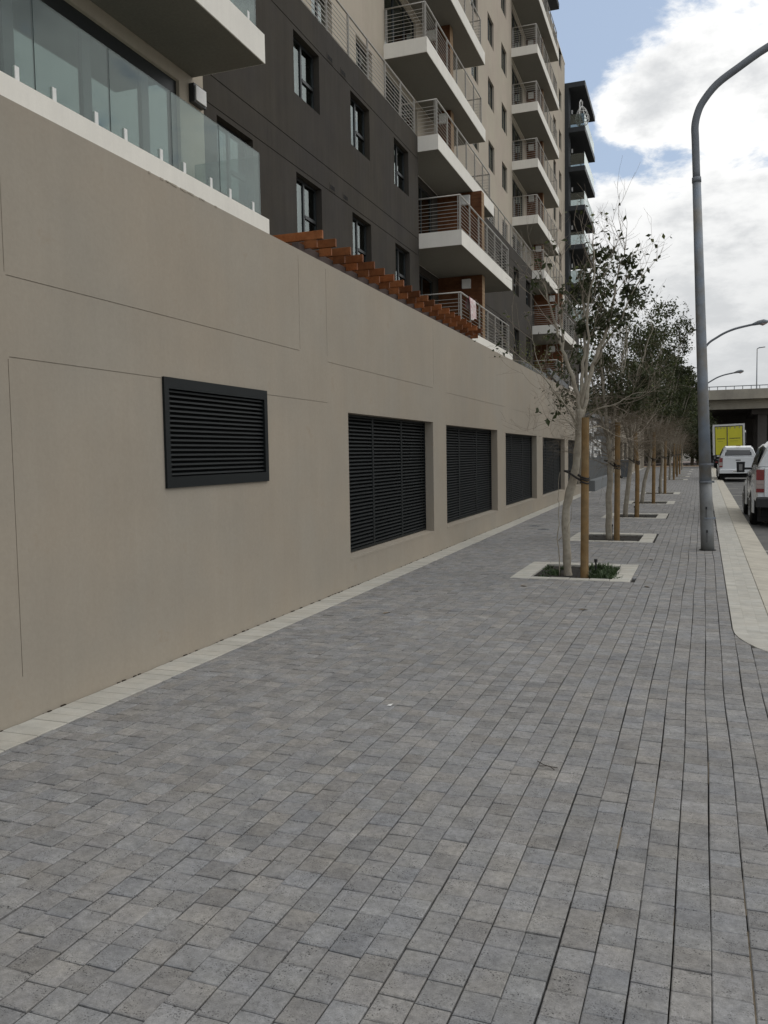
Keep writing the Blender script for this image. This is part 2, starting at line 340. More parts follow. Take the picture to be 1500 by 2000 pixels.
def xr(y):                              # right edge of the grey blocks
    if y >= kcy: return .236
    if y < kcy-kR: return 3.6
    return kcx-math.sqrt(max(kR*kR-(kcy-y)**2, 0))
def xl(y): return -sB/cB*y-3.425        # left edge, along the pale strip
def wob(y): return .006*math.sin(y*.62+.5)+.0035*math.sin(y*1.57+2)+.002*math.sin(y*3.1)-.00008*y*y
pits = [(-2.26, -.82, yy-.55, yy+1.05) for yy in (10.80, 15.33, 20.65, 26.1, 31.9, 46.9, 52.3, 58.0, 64.6, 71.6)]
cells = []
rr = np.random.RandomState(3)
LAMP = (.06, 13.85)
for i in range(-40, 36):
    xa = .0275+i*PX
    if xa > 3.4: break
    yc = 1.3+rr.rand()*.12; k = rr.randint(2); js = rr.rand()*6
    while yc < 85:
        big = rr.rand() < .10
        y0 = yc+(.0030 if k % 2 else .0018)+(.0025 if big else 0); k += 1
        yc += PY*(1+.02*(rr.rand()-.5)); y1 = yc-.0008
        if yc > 40: y1 = yc-.004
        mid = (y0+y1)/2
        w0, w1 = wob(y0), wob(y1); jo = .0035*math.sin(mid*2.3+js)+.002*(rr.rand()-.5)
        L0, L1 = xa+w0+.0021+jo*.4, xa+w1+.0021+jo*.4
        R0, R1 = xa+PX+w0-.0021+jo*.4, xa+PX+w1-.0021+jo*.4
        l0, l1, r0, r1 = xl(y0)+.003, xl(y1)+.003, xr(y0)-.003, xr(y1)-.003
        L0, L1 = max(L0, l0), max(L1, l1); R0, R1 = min(R0, r0), min(R1, r1)
        if R0-L0 < .012 or R1-L1 < .012: continue
        hit = False
        for a, b, c, d in pits:
            if c-.002 < mid < d+.002 and a < (L0+R0)/2 < b: hit = True; break
            if c-.002 < mid < d+.002:
                if L0 < a < R0: R0 = R1 = a-.003
                if L0 < b < R0: L0 = L1 = b+.003
        if hit or R0-L0 < .012: continue
        cells.append((L0, L1, R0, R1, y0, y1, (1.6 if big else .8)*(rr.rand()-.5)*.003, min(1, max(0, rr.normal(.5, .24))), rr.rand(), (rr.rand()-.5)*.003, (rr.rand()-.5)*.003))
def cell_mesh(c, near):
    L0, L1, R0, R1, y0, y1, dz, t, h, tx, ty = c
    if not near: tx = ty = 0; dz *= .5
    z = dz; b = .0035; zb = -.03
    V = [(L0+b, y0+b, z-tx-ty), (R0-b, y0+b, z+tx-ty), (R1-b, y1-b, z+tx+ty), (L1+b, y1-b, z-tx+ty)]
    V += [(L0, y0, z-tx-ty-.003), (R0, y0, z+tx-ty-.003), (R1, y1, z+tx+ty-.003), (L1, y1, z-tx+ty-.003)]
    V += [(L0, y0, zb), (R0, y0, zb), (R1, y1, zb), (L1, y1, zb)]
    return V
QF = [(0, 1, 2, 3), (4, 5, 1, 0), (5, 6, 2, 1), (6, 7, 3, 2), (7, 4, 0, 3), (8, 9, 5, 4), (9, 10, 6, 5), (10, 11, 7, 6), (11, 8, 4, 7)]
def dist_key(c):
    x, y = (c[0]+c[2])/2, (c[4]+c[5])/2
    # in view? rotate into the camera frame
    cy_, sy_ = math.cos(YAW), math.sin(YAW)
    X = x*cy_+y*sy_; Y = -x*sy_+y*cy_
    u = X/max(Y, .01); v = EYE/max(Y, .01)
    return (0 if (abs(u) < .47 and v < .55 and Y > 0) else 1, x*x+y*y)
cells.sort(key=dist_key)
for c in cells[:300]:
    x, y = (c[0]+c[2])/2, (c[4]+c[5])/2
    mb = MB(); mb.add([(a-x, b-y, d) for a, b, d in cell_mesh(c, True)], QF)
    o = mb.build('paver', 'paver', pave, tone=c[7], hue=c[8]); o.location = (x, y, 0)
vs, fs, tn, hu = [], [], [], []
for c in cells[300:]:
    near = c[4] < 30; V = cell_mesh(c, near); b = len(vs)
    vs += V; ff = QF if near else [QF[0], QF[1], QF[2], QF[4]]
    fs += [tuple(q+b for q in f) for f in ff]; tn += [c[7]]*len(ff); hu += [c[8]]*len(ff)
mb = MB(); mb.v = vs; mb.f = fs; mb.m = [0]*len(fs)
setp(mb.build('paver', 'paver', pave, tone=tn, hue=hu), kind='stuff')
# pale strip against the wall
def strip_cells(path, d0, d1, pitch, y_dir, jitter=.004, gap=.004):
    out = []
    L = [0]
    for a, b in zip(path, path[1:]): L.append(L[-1]+math.dist(a, b))
    def at(s_):
        for i in range(len(L)-1):
            if s_ <= L[i+1]:
                t = (s_-L[i])/(L[i+1]-L[i]); a, b = path[i], path[i+1]
                dx, dy = (b[0]-a[0]), (b[1]-a[1]); l = math.hypot(dx, dy); return (a[0]+dx*t, a[1]+dy*t), (dy/l, -dx/l)
        a, b = path[-2], path[-1]; dx, dy = (b[0]-a[0]), (b[1]-a[1]); l = math.hypot(dx, dy); return b, (dy/l, -dx/l)
    s_ = 0; k = R.randint(0, 1)
    while s_ < L[-1]-pitch:
        g2 = gap if k % 2 else gap*.5; k += 1
        (p, n), (q, m) = at(s_+g2*.5), at(s_+pitch-gap*.4)
        out.append([(p[0]+n[0]*d0, p[1]+n[1]*d0), (p[0]+n[0]*d1, p[1]+n[1]*d1), (q[0]+m[0]*d1, q[1]+m[1]*d1), (q[0]+m[0]*d0, q[1]+m[1]*d0)])
        s_ += pitch*(1+jitter*(R.random()-.5))
    return out
def slabs(cs, name, material, parent, n_single, z=0, zb=-.03, dz=.002, bev=.004, slope=0):
    vs, fs, tn = [], [], []
    for i, q in enumerate(cs):
        cx = sum(p[0] for p in q)/4; cy = sum(p[1] for p in q)/4; h = z+dz*(R.random()-.5)
        zt = [h, h-slope, h-slope, h]
        V = []
        for j, p in enumerate(q):
            l = math.dist(p, (cx, cy)); V.append((p[0]+(cx-p[0])*bev*1.4/l, p[1]+(cy-p[1])*bev*1.4/l, zt[j]))
        V += [(p[0], p[1], zt[j]-bev*.8) for j, p in enumerate(q)]+[(p[0], p[1], zb) for p in q]
        t = min(1, max(0, R.gauss(.5, .25)))
        # orientation
        A = sum((q[j][0]*q[(j+1) % 4][1]-q[(j+1) % 4][0]*q[j][1]) for j in range(4))
        FF = QF if A > 0 else [tuple(reversed(f)) for f in QF]
        if i < n_single:
            mb = MB(); mb.add([(a-cx, b-cy, c) for a, b, c in V], FF); o = mb.build(name, material, parent, tone=t); o.location = (cx, cy, 0)
        else:
            b = len(vs); vs += V; fs += [tuple(k_+b for k_ in f) for f in FF]; tn += [t]*9
    if vs:
        mb = MB(); mb.v = vs; mb.f = fs; mb.m = [0]*len(fs); setp(mb.build(name, material, parent, tone=tn), kind='stuff')
lp = [toK((-3.425, 1.5, 0))[:2], toK((-3.425, 46, 0))[:2], toK((-3.425, 84, 0))[:2]]
slabs(strip_cells(lp, -.268, -.004, .122, 1), 'border_paver', 'pale_paver', pave, 150, z=.002, dz=.004)
# kerb: three rows of pale blocks, then the kerb stones, following the curve into the parking bay
kerb = thing('kerb', None, None, kind='structure')
arc = [(kcx-kR*math.cos(a), kcy-kR*math.sin(a)) for a in [math.radians(90)*i/14 for i in range(14, -1, -1)]]
kp = [(4.0, kcy-kR)]+arc+[(.24, 40), (.24, 85)]
for j in range(3):
    slabs(strip_cells(kp, .002+j*.108, .109+j*.108, .113, 1, gap=.002), 'kerb_paver', 'pale_paver', kerb, 999 if j < 0 else 95, z=.0-.004*j, dz=.0015, bev=.002)
slabs(strip_cells(kp, .330, .665, 1.0, 1, gap=.008), 'kerb_stone', 'kerbstone', kerb, 60, z=-.012, zb=-.16, dz=.003, bev=.012, slope=.03)
g = MB()
for y in np.arange(9, 60, 6.0): g.box(.93, 1.35, y, y+.1, -.1299, -.126)
g.build('bay_marking', 'pale_paver', None); setp(bpy.data.objects['bay_marking'], kind='structure')
# sand in some of the joints
g = MB()
for (x, y, l) in [(.139, 2.35, .5), (.139, 2.95, .25), (-.198, 3.6, .4), (.03, 4.1, .3), (-.31, 3.3, .2), (-.42, 3.9, .5), (-.09, 2.6, .3)]:
    g.box(x+wob(y)-.0035, x+wob(y)+.0035, y, y+l, -.02, -.0045)
setp(g.build('joint_sand', 'joint_sand', pave), kind='stuff')
# soil and moss along the foot of the wall
g = MB()
for i in range(130):
    y = 2.5+R.random()**1.3*22; s_ = .003+R.random()*.007; p = toK((-3.696+R.random()*.010, y, 0)); g.box(p[0]-.006, p[0]+.006, p[1]-s_*2, p[1]+s_*2, -.02, s_*.8)
setp(g.build('soil_crumbs', 'soil', pave), kind='stuff')

# ------------------------------------------------------------------ retaining wall with louvres (building frame)
WX = -3.70
wall = thing('retaining_wall', 'long beige plastered boundary wall along the left of the pavement', 'wall', (WX, 15, 0), True)
LV = [(9.10, 12.60, .34, 2.05), (13.36, 17.35, .34, 2.03), (18.20, 22.28, .33, 1.99), (23.26, 27.75, .32, 1.97), (28.6, 32.3, .31, 1.96)]
gr = .006
holes = [(a, b, c, d, .20, False) for a, b, c, d in LV]+[(5.45, 7.02, 1.37, 2.12, .12, False)]
for a, b, z in [(3.9, 7.82, 2.62), (8.54, 12.6, 2.575), (13.4, 18.1, 2.55), (3.9, 5.40, 2.15), (7.07, 8.5, 2.13), (19, 23, 2.53)]: holes.append((a, b, z, z+gr, .005, True))
for y, c, d in [(3.89, .27, 2.14), (3.89, 2.64, 3.42)]: holes.append((y-.003, y+.003, c, d, .004, True))
for y in (7.84, 8.53, 12.66): holes.append((y-.003, y+.003, 2.64, 3.58, .004, True))
mb = MB(); wallmesh(mb, WX, 1.2, 33.4, -.05, 3.64, .24, holes); mb.build('wall_panel', 'beige_plaster', wall)
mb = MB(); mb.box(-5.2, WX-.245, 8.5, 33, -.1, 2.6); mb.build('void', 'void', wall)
# rendered step under the louvre: sloping sill of each opening
for a, b, c, d in LV:
    mb = MB(); mb.prism([(WX-.2, c+.03), (WX+.004, c+.006), (WX+.004, c-.02), (WX-.2, c-.02)], 'y', a+.003, b-.003)
    # prism order for axis y is (x, z)
    mb.build('sill', 'beige_plaster', wall)
# ragged plaster bead along the wall top
mb = MB()
for i in range(16):
    y = R.gauss(5.9, .28); l = .01+R.random()*.05; mb.box(WX-.01, WX+.0025+R.random()*.002, y, y+l, 3.634-.008*R.random(), 3.642)
mb.build('plaster_bead', 'beige_plaster', wall)
LB = ['framed surface mounted louvre with one wide panel, nearest on the beige wall', 'tall recessed louvre of three panels, nearest of the big ones', 'second big recessed louvre along the beige wall', 'third big recessed louvre along the beige wall',
      'fourth big recessed louvre, last one clear of the first tree trunk', 'fifth big louvre, half hidden behind the first tree trunk']
slatmesh = {}
def louvre(lab, y0, y1, z0, z1, panels, X, n, fr, first=False):
    t = thing('louvre_grille', 'dark grey '+lab, 'louvre', (X, y0, z0), True, 'ventilation louvres in the beige wall')
    mb = MB(); fd = .045
    x0 = X-.05; x1 = X+(.012 if first else .0)
    mb.box(x0, x1, y0, y1, z1-fr, z1); mb.box(x0, x1, y0, y1, z0, z0+fr)
    mb.box(x0, x1, y0, y0+fr*.7, z0+fr, z1-fr); mb.box(x0, x1, y1-fr*.7, y1, z0+fr, z1-fr)
    w = (y1-y0)/panels
    for i in range(1, panels): mb.box(x0, x1-.002, y0+i*w-.03, y0+i*w+.03, z0+fr, z1-fr)
    mb.build('frame', 'louvre_metal', t)
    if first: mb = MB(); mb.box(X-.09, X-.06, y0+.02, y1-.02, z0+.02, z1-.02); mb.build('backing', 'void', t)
    p = (z1-z0-2*fr)/n; first_s = None
    for i in range(panels):
        a = y0+i*w+(.031 if i else fr*.7+.001); b = y0+(i+1)*w-(.031 if i < panels-1 else fr*.7+.001)
        s0 = None
        for j in range(n):
            z = z0+fr+p*(j+.5)
            if s0 is None:
                mb = MB(); h = p*.52; d_ = .026
                mb.prism([(X-.048, z+p*.40), (X-.045, z+p*.46), (X-.008, z+p*.20), (X-.004, z-p*.18), (X-.010, z-p*.18), (X-.013, z+p*.12)], 'y', a, b)
                s0 = mb.build('slat', 'louvre_metal', t); zb = z
            else:
                c = put(s0, t, (0, 0, z-zb)); c.rotation_euler[1] = R.uniform(-.0004, .0004)
    return t
louvre(LB[0], 5.41, 7.06, 1.325, 2.165, 1, WX+.008, 18, .085, True)
for i, (a, b, c, d) in enumerate(LV): louvre(LB[i+1], a+.003, b-.003, c+.035, d-.004, 3, WX-.13, 35, .028)

# ------------------------------------------------------------------ apartment building
def Lk(k): return 5.4+2.9*k
apt = thing('apartment_building', 'beige and dark brown apartment block with stacked railed balconies above the beige wall', 'building', (-8, 30, 0), True)
LW, TW = -7.75, -8.80
wl = [13.24, 16.43, 19.60, 22.85]; wf = [37.0, 40.28, 43.55]; wt = [36.45, 39.75, 42.85]
win_low, win_up, doors = [], [], []
h = []
def WH(X, y, k, lst, dep=.22, z0=.85, z1=2.13, w=1.31):
    lst.append((X, y, y+w, Lk(k)+z0, Lk(k)+z1)); return (y, y+w, Lk(k)+z0, Lk(k)+z1, dep, False)
for k in (0, 1):
    h += [WH(LW, y, k, win_low) for y in wl]
def grooves(y0, y1, zs): return [(y0, y1, z, z+.02, .012, True) for z in zs]
mb = MB()
wallmesh(mb, LW, 12.82, 25.1, 2.0, 11.2, .35, h+grooves(12.9, 25.0, [7.62, 8.12, 10.52]))
hm = [WH(LW, y, k, win_low) for k in (0, 1) for y in wf]+[WH(LW, y, k, win_low) for k in (0, 1) for y in (31.4,)][:0]
wallmesh(mb, LW, 29.95, 45.4, 2.0, 11.2, .35, hm+grooves(33, 45.2, [7.62, 10.6]))
wallmesh(mb, LW, 50.3, 66.3, 2.0, 11.2, .35, [WH(LW, y, k, win_low) for k in (0, 1) for y in (57.3, 60.6)])
mb.build('podium_wall', 'dark_plaster', apt)
# recess returns and door walls of the two balcony bays
for y0 in (25.1, 45.4):
    mb = MB()
    mb.add([(LW, y0, 2), (LW, y0, 11.2), (-8.4, y0, 11.2), (-8.4, y0, 2)], [(0, 1, 2, 3)])
    for k in (-1, 0, 1):
        z = Lk(k)
        wallmesh(mb, -8.4, y0, y0+4.9, z-.46, z+2.44, .1, [(y0+.25, y0+3.7, z+.02, z+2.2, .12, False)])
        doors.append((-8.4-.06, y0+.25, y0+3.7, z+.02, z+2.2))
    mb.build('recess_wall', 'dark_plaster', apt)
# upper tower wall
mb = MB(); h = []
for k in range(2, 9):
    z = Lk(k)
    if k == 2:
        for y in (16.5, 19.75, 22.75): h.append((y, y+1.3, z+.05, z+2.15, .2, False)); doors.append((TW-.15, y, y+1.3, z+.05, z+2.15))
    else:
        for y in wl[1:]: h.append(WH(TW, y, k, win_up, .16))
    for y in wt: h.append(WH(TW, y, k, win_up, .16)) if k > 2 else h.append((y, y+1.31, z+.05, z+2.15, .16, False)) or doors.append((TW-.1, y, y+1.31, z+.05, z+2.15))
    for y in (60.4, 63.2): h.append(WH(TW, y, k, win_up, .16))
    for y0 in (25.1, 45.4):
        h.append((y0+.12, y0+3.4, z+.02, z+2.2, .15, False)); doors.append((TW-.1, y0+.12, y0+3.4, z+.02, z+2.2))
wallmesh(mb, TW, 2, 66.3, 11.2, 30.7, .4, h)
mb.build('tower_wall', 'tower_plaster', apt)
mb = MB(); mb.box(TW-.5, TW+.03, 2, 66.33, 30.7, 30.8); mb.build('coping', 'white_plaster', apt)
# near end: pale block with the big terraces
mb = MB(); nd = [(2.2, 12.09, Lk(k)+.02, Lk(k)+2.24, .14, False) for k in (0, 1)]
wallmesh(mb, LW, 0, 12.815, 4.9, 11.2, .35, nd)
mb.add([(LW, 12.815, 4.9), (LW, 12.815, 11.2), (LW-.3, 12.815, 11.2), (LW-.3, 12.815, 4.9)], [(0, 1, 2, 3)])
mb.build('terrace_wall', 'tower_plaster', apt)
# dark inside of the rooms
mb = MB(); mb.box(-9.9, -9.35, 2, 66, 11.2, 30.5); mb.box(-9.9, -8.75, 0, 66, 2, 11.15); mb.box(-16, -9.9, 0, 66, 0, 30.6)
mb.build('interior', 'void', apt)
mb = MB(); mb.box(-9.3, LW-.36, 2, 25.05, 11.0, 11.199); mb.box(-9.3, LW-.36, 30, 45.3, 11.0, 11.199); mb.box(-9.3, LW-.36, 50.4, 66.2, 11.0, 11.199)
mb.box(-8.3, WX-.25, 1.2, 33.2, 3.1, 3.3); mb.build('terrace_floor', 'concrete', apt)
# windows: frame > pane, curtain
def window(X, y0, y1, z0, z1, style, src={}):
    key = (round(y1-y0, 2), round(z1-z0, 2), style)
    if key in src:
        o0, (X0, Y0, Z0) = src[key]; d = (X-X0, y0-Y0, z0-Z0); c = put(o0, apt, d)
        for ch in CH.get(o0.name, []): put(ch, c, (0, 0, 0))
        return c
    f = .05; x0, x1 = X-.035, X+.02; w = y1-y0
    mb = MB(); mb.box(x0, x1, y0, y1, z0, z0+f); mb.box(x0, x1, y0, y1, z1-f, z1); mb.box(x0, x1, y0, y0+f, z0+f, z1-f); mb.box(x0, x1, y1-f, y1, z0+f, z1-f)
    if style == 'low':
        mb.box(x0, x1, y0+w*.5-.035, y0+w*.5+.035, z0+f, z1-f); zm = z0+(z1-z0)*.42
        mb.box(x0, x1+.01, y0+w*.5+.036, y1-f, zm-.035, zm+.035)
    elif style == 'up':
        mb.box(x0, x1, y0+w*.5-.03, y0+w*.5+.03, z0+f, z1-f)
    else:
        n = max(2, round(w/1.15))
        for i in range(1, n): mb.box(x0, x1, y0+w*i/n-.045, y0+w*i/n+.045, z0+f, z1-f)
    o = mb.build('window' if style != 'door' else 'sliding_door', 'window_frame', apt)
    mb = MB(); mb.box(X-.01, X-.004, y0+f, y1-f, z0+f, z1-f); p = mb.build('pane', 'pane_glass' if style != 'door' else 'door_glass', o, off=OFF[apt.name]); 
    cs = []
    if style in ('low', 'up'):
        mb = MB(); ys = list(np.linspace(y0+f, y0+w*.45, 10)); pts = [(X-.06-.014*(i % 2), y) for i, y in enumerate(ys)]
        mb.add([(a, b, z0+.02) for a, b in pts]+[(a, b, z1-.02) for a, b in pts], [(i, i+1, len(pts)+i+1, len(pts)+i) for i in range(len(pts)-1)])
        ys = list(np.linspace(y0+w*.56, y0+w*(.7 if style == 'low' else .62), 6)); pts = [(X-.065-.014*(i % 2), y) for i, y in enumerate(ys)]
        mb.add([(a, b, z0+.02) for a, b in pts]+[(a, b, z1-.02) for a, b in pts], [(i, i+1, len(pts)+i+1, len(pts)+i) for i in range(len(pts)-1)])
        cs.append(mb.build('curtain', 'curtain', o, off=OFF[apt.name]))
    elif w > 3:
        mb = MB(); ys = list(np.linspace(y0+w*.35, y0+w*.62, 18)); pts = [(X-.08-.02*(i % 2), y) for i, y in enumerate(ys)]
        mb.add([(a, b, z0+.02) for a, b in pts]+[(a, b, z1-.02) for a, b in pts], [(i, i+1, len(pts)+i+1, len(pts)+i) for i in range(len(pts)-1)])
        cs.append(mb.build('curtain', 'curtain', o, off=OFF[apt.name]))
    CH[o.name] = [p]+cs; src[key] = (o, (X, y0, z0)); return o
for X, a, b, c, d in win_low: window(X-.16, a, b, c, d, 'low')
for X, a, b, c, d in win_up: window(X-.11, a, b, c, d, 'up')
for X, a, b, c, d in doors: window(X, a, b, c, d, 'door')
# near terraces: wide sliding doors with broad dark frames
for k in (0, 1):
    z = Lk(k); mb = MB(); x0, x1 = LW-.13, LW-.06
    mb.box(x0, x1, 2.2, 12.09, z+2.02, z+2.24); mb.box(x0, x1, 2.2, 12.09, z+.02, z+.1)
    for y in (3.5, 4.9, 6.2, 7.5, 8.42, 9.86, 11.2, 11.98): mb.box(x0, x1+.004, y-.06, y+.12, z+.1, z+2.02)
    o = mb.build('sliding_door', 'window_frame', apt); 
    mb = MB(); mb.box(LW-.1, LW-.094, 2.2, 12.0, z+.1, z+2.02); mb.build('pane', 'door_glass', o)
    mb = MB()
    for a, b in ((2.3, 8.3), (8.7, 9.8), (10.1, 11.9)):
        ys = list(np.linspace(a, b, int((b-a)/.15))); pts = [(LW-.26-.03*(i % 2), y) for i, y in enumerate(ys)]
        mb.add([(p, q, z+.05) for p, q in pts]+[(p, q, z+2.1) for p, q in pts], [(i, i+1, len(pts)+i+1, len(pts)+i) for i in range(len(pts)-1)])
    mb.build('curtain', 'curtain', o)
    mb = MB(); bevbox(mb, LW, LW+.001, 12, 12.1, z, z, .0) if False else mb.box(LW+.001, LW+.10, 12.37, 12.74, z+2.01, z+2.31); l = mb.build('wall_light', 'window_frame', apt)
    mb = MB(); mb.box(LW+.10, LW+.125, 12.40, 12.71, z+2.04, z+2.28); mb.build('diffuser', 'spigot_white', l)
    # slab
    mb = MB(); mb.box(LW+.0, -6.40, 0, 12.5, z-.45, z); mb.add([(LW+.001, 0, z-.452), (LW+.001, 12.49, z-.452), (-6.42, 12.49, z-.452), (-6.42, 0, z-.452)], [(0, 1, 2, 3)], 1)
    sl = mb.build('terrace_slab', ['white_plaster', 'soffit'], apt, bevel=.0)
    js = [2.3, 3.6, 4.85, 6.1, 7.34, 8.57, 9.85, 11.07, 12.32]
    for a, b in zip(js, js[1:]):
        mb = MB(); mb.pane(-6.462, -6.45, a+.004, b-.004, z+.03, z+1.0); mb.build('glass_panel', ['balustrade_glass', 'glass_edge'], sl)
        for y in (a+.27, b-.27):
            mb = MB(); mb.box(-6.475, -6.4375, y-.028, y+.028, z, z+.16); mb.build('spigot', 'spigot_white', sl)
    mb = MB(); mb.pane(-7.7, -6.5, 12.40, 12.412, z+.03, z+1.0); mb.build('glass_panel', ['balustrade_glass', 'glass_edge'], sl)
# balconies: slab > handrail, railing bars, posts
def rail(mbh, mbb, posts, path, z):
    """path: list of (x,y) corners"""
    mbh.tube([(x, y, z+1.05) for x, y in path], .024, 6)
    for j in range(8): mbb.tube([(x, y, z+.10+j*.108) for x, y in path], .0095, 4)
    for (a, b) in zip(path, path[1:]):
        l = math.dist(a, b); n = max(1, round(l/1.3))
        for i in range(n+1):
            t = i/n
            if i in (0, n): t = min(max(t, .04/l), 1-.04/l)
            posts.append((a[0]+(b[0]-a[0])*t, a[1]+(b[1]-a[1])*t, abs(b[0]-a[0]) > abs(b[1]-a[1])))
def postmesh(mb, x, y, z, across):
    for d in (-.022, .022):
        if across: mb.box(x+d-.006, x+d+.006, y-.02, y+.02, z, z+1.03)
        else: mb.box(x-.02, x+.02, y+d-.006, y+d+.006, z, z+1.03)
def balcony(xf, xw, y0, y1, z, both=True, roof=None):
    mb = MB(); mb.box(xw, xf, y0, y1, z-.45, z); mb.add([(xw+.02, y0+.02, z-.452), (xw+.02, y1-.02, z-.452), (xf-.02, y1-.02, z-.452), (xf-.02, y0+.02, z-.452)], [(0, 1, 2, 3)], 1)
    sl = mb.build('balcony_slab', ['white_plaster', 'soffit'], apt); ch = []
    a, b = MB(), MB(); ps = []
    p = [(xw+.03, y0+.07), (xf-.07, y0+.07), (xf-.07, y1-.4), (xw+.03, y1-.4)]
    rail(a, b, ps, p, z); ch.append(a.build('handrail', 'steel', sl, smooth=True)); ch.append(b.build('railing_bars', 'steel', sl))
    for x, y, ac in ps: m2 = MB(); postmesh(m2, x, y, z, ac); ch.append(m2.build('post', 'steel', sl))
    CH[sl.name] = ch; return sl
def rep(o, dy, dz):
    c = put(o, apt, (0, dy, dz))
    for ch in CH[o.name]: put(ch, c)
    return c
b0 = balcony(-6.40, -8.4, 25.1, 32.95, Lk(0)); rep(b0, 0, 2.9); rep(b0, 20.3, 0); rep(b0, 20.3, 2.9)
b2 = balcony(-7.10, -8.4, 25.1, 32.95, Lk(2)); rep(b2, 20.3, 0)
b3 = balcony(-7.42, TW, 25.1, 33.0, Lk(3))
for k in range(4, 8): rep(b3, 0, 2.9*(k-3))
for k in range(3, 8): rep(b3, 20.3, 2.9*(k-3))
for y0 in (25.1, 45.4):
    mb = MB(); mb.box(TW, -7.40, y0, y0+7.95, Lk(8)-.3, Lk(8)); mb.build('roof_slab', 'charcoal_plaster', apt)
# terrace railings on top of the dark podium
def seg_rail(y0, y1):
    a, b = MB(), MB(); ps = []; rail(a, b, ps, [(LW-.06, y0), (LW-.06, y1)], 11.2)
    o = a.build('handrail', 'steel', apt, smooth=True); b.build('railing_bars', 'steel', o)
    for x, y, ac in ps: m2 = MB(); postmesh(m2, x, y, 11.2, ac); m2.build('post', 'steel', o)
seg_rail(13, 25.0); seg_rail(33.1, 45.3); seg_rail(53.4, 66)
# timber clad fins between flats
def fin(y0, xf, xb, z0, z1):
    mb = MB(); mb.box(xb, xf-.012, y0+.02, y0+.40, z0, z1); o = mb.build('timber_fin', 'clad_timber', apt, tone=.3)
    n = 18; p = (z1-z0)/n; ch = []
    s0 = None
    for j in range(n):
        mb = MB(); mb.box(xb, xf, y0+R.uniform(0, .003), y0+.018, z0+p*j+.005, z0+p*(j+1)-.004); ch.append(mb.build('board', 'clad_timber', o, tone=R.random(), off=OFF[apt.name]))
        mb = MB(); mb.box(xf-.010, xf+.006, y0+.02, y0+.40, z0+p*j+.005, z0+p*(j+1)-.004); ch.append(mb.build('edge_board', 'clad_edge', o, off=OFF[apt.name]))
    mb = MB(); mb.box(xb+.9 if xf > -7 else xb+.12, xb+1.2 if xf > -7 else xb+.42, y0-.12, y0-.001, z1-.45, z1-.13); l = mb.build('wall_light', 'spigot_white', o, off=OFF[apt.name]); ch.append(l)
    CH[o.name] = ch; return o
f0 = fin(29.5, -6.80, -8.4, Lk(0)+.001, Lk(1)-.46); rep(f0, 0, 2.9); rep(f0, 20.4, 0); rep(f0, 20.4, 2.9)
f0b = fin(29.5, -7.88, -8.4, Lk(2)-2.9+.001+2.9, Lk(3)-.46); rep(f0b, 20.4, 0)
f3 = fin(29.5, -7.88, TW, Lk(3)+.001, Lk(4)-.46)
for k in range(4, 8): rep(f3, 0, 2.9*(k-3))
for k in range(3, 8): rep(f3, 20.4, 2.9*(k-3))
for y0, k in [(y, k) for y in (18.2, 19.0) for k in (0, 1)]:
    z = Lk(k)+2.34; mb = MB(); mb.box(LW, LW+.006, y0, y0+.34, z-.08, z+.08); v = mb.build('air_vent', 'dark_plaster', apt)
    for j in range(3):
        mb = MB(); mb.box(LW+.0062, LW+.010, y0+.04+j*.09, y0+.11+j*.09, z-.045, z+.045); mb.build('vent_slot', 'void', v)
# dark entrance canopy beyond the second balcony bay
mb = MB(); mb.box(LW, -6.30, 34.3, 41.2, 5.12, 5.30); cn = mb.build('canopy', 'charcoal_trim', apt)
mb = MB(); mb.prism([(41.3, 5.62), (48.0, 5.30), (48.0, 4.85), (41.3, 5.36)], 'x', -6.36, -6.22); mb.build('canopy_beam', 'charcoal_trim', apt)
mb = MB(); mb.box(-6.36, -6.2, 48.1, 48.3, 3.2, 5.5); mb.build('canopy_post', 'charcoal_plaster', apt)

# ------------------------------------------------------------------ pergola
pg = thing('pergola', 'orange-brown timber pergola beams running above the beige wall', 'pergola', (-5.6, 18, 3.3), True)
NB = 20
for i in range(NB):
    y = 12.82+i*.596; mb = MB(); z0 = 5.095+R.uniform(-.008, .008)-.0035*i; bevbox(mb, LW+.004, -5.60+R.uniform(-.02, .02), y-.028, y+.028, z0, z0+.135, .004)
    mb.build('beam', 'timber', pg, tone=R.random())
mb = MB(); mb.box(-6.05, -5.93, 12.6, 24.4, 4.80, 5.015); mb.build('bearer', 'mauve_steel', pg)
for y in (14.5, 18.5, 22.5): mb = MB(); mb.box(-6.04, -5.94, y, y+.1, 3.3, 4.80); mb.build('post', 'mauve_steel', pg)
for i in range(NB):
    y = 12.82+i*.596; mb = MB(); mb.box(-5.92, -5.70, y-.022, y+.022, 4.96-.0035*i, 5.087-.0035*i); mb.build('corbel', 'timber', pg, tone=R.random())

# towel over the rail
tw = MB(); n = 12; ys = np.linspace(26.1, 26.95, n)
rows = []
for r_, (dx, z) in enumerate([(-.10, 6.15), (-.06, 6.38), (-.035, 6.478), (0, 6.492), (.03, 6.475), (.045, 6.30), (.05, 6.1), (.055, 5.95), (.06, 5.84)]):
    for i, y in enumerate(ys):
        tw.v.append((-6.47+dx+.018*math.sin(i*1.3+r_*.2)*(1 if r_ > 4 else .2), y+(r_-4)*.012*(1 if r_ > 4 else 0), z-(.05*math.sin(i*.5) if r_ == 8 else 0)))
for r_ in range(8):
    for i in range(n-1): tw.f.append((r_*n+i, r_*n+i+1, (r_+1)*n+i+1, (r_+1)*n+i)); tw.m.append(1 if i < 2 else 0)
t = thing('towel', 'pink and white patterned towel hanging over the lowest balcony rail', 'towel', (-6.47, 26.5, 6.4), True)
tw.build('cloth', ['towel_pink', 'towel_rim'], t, smooth=True)

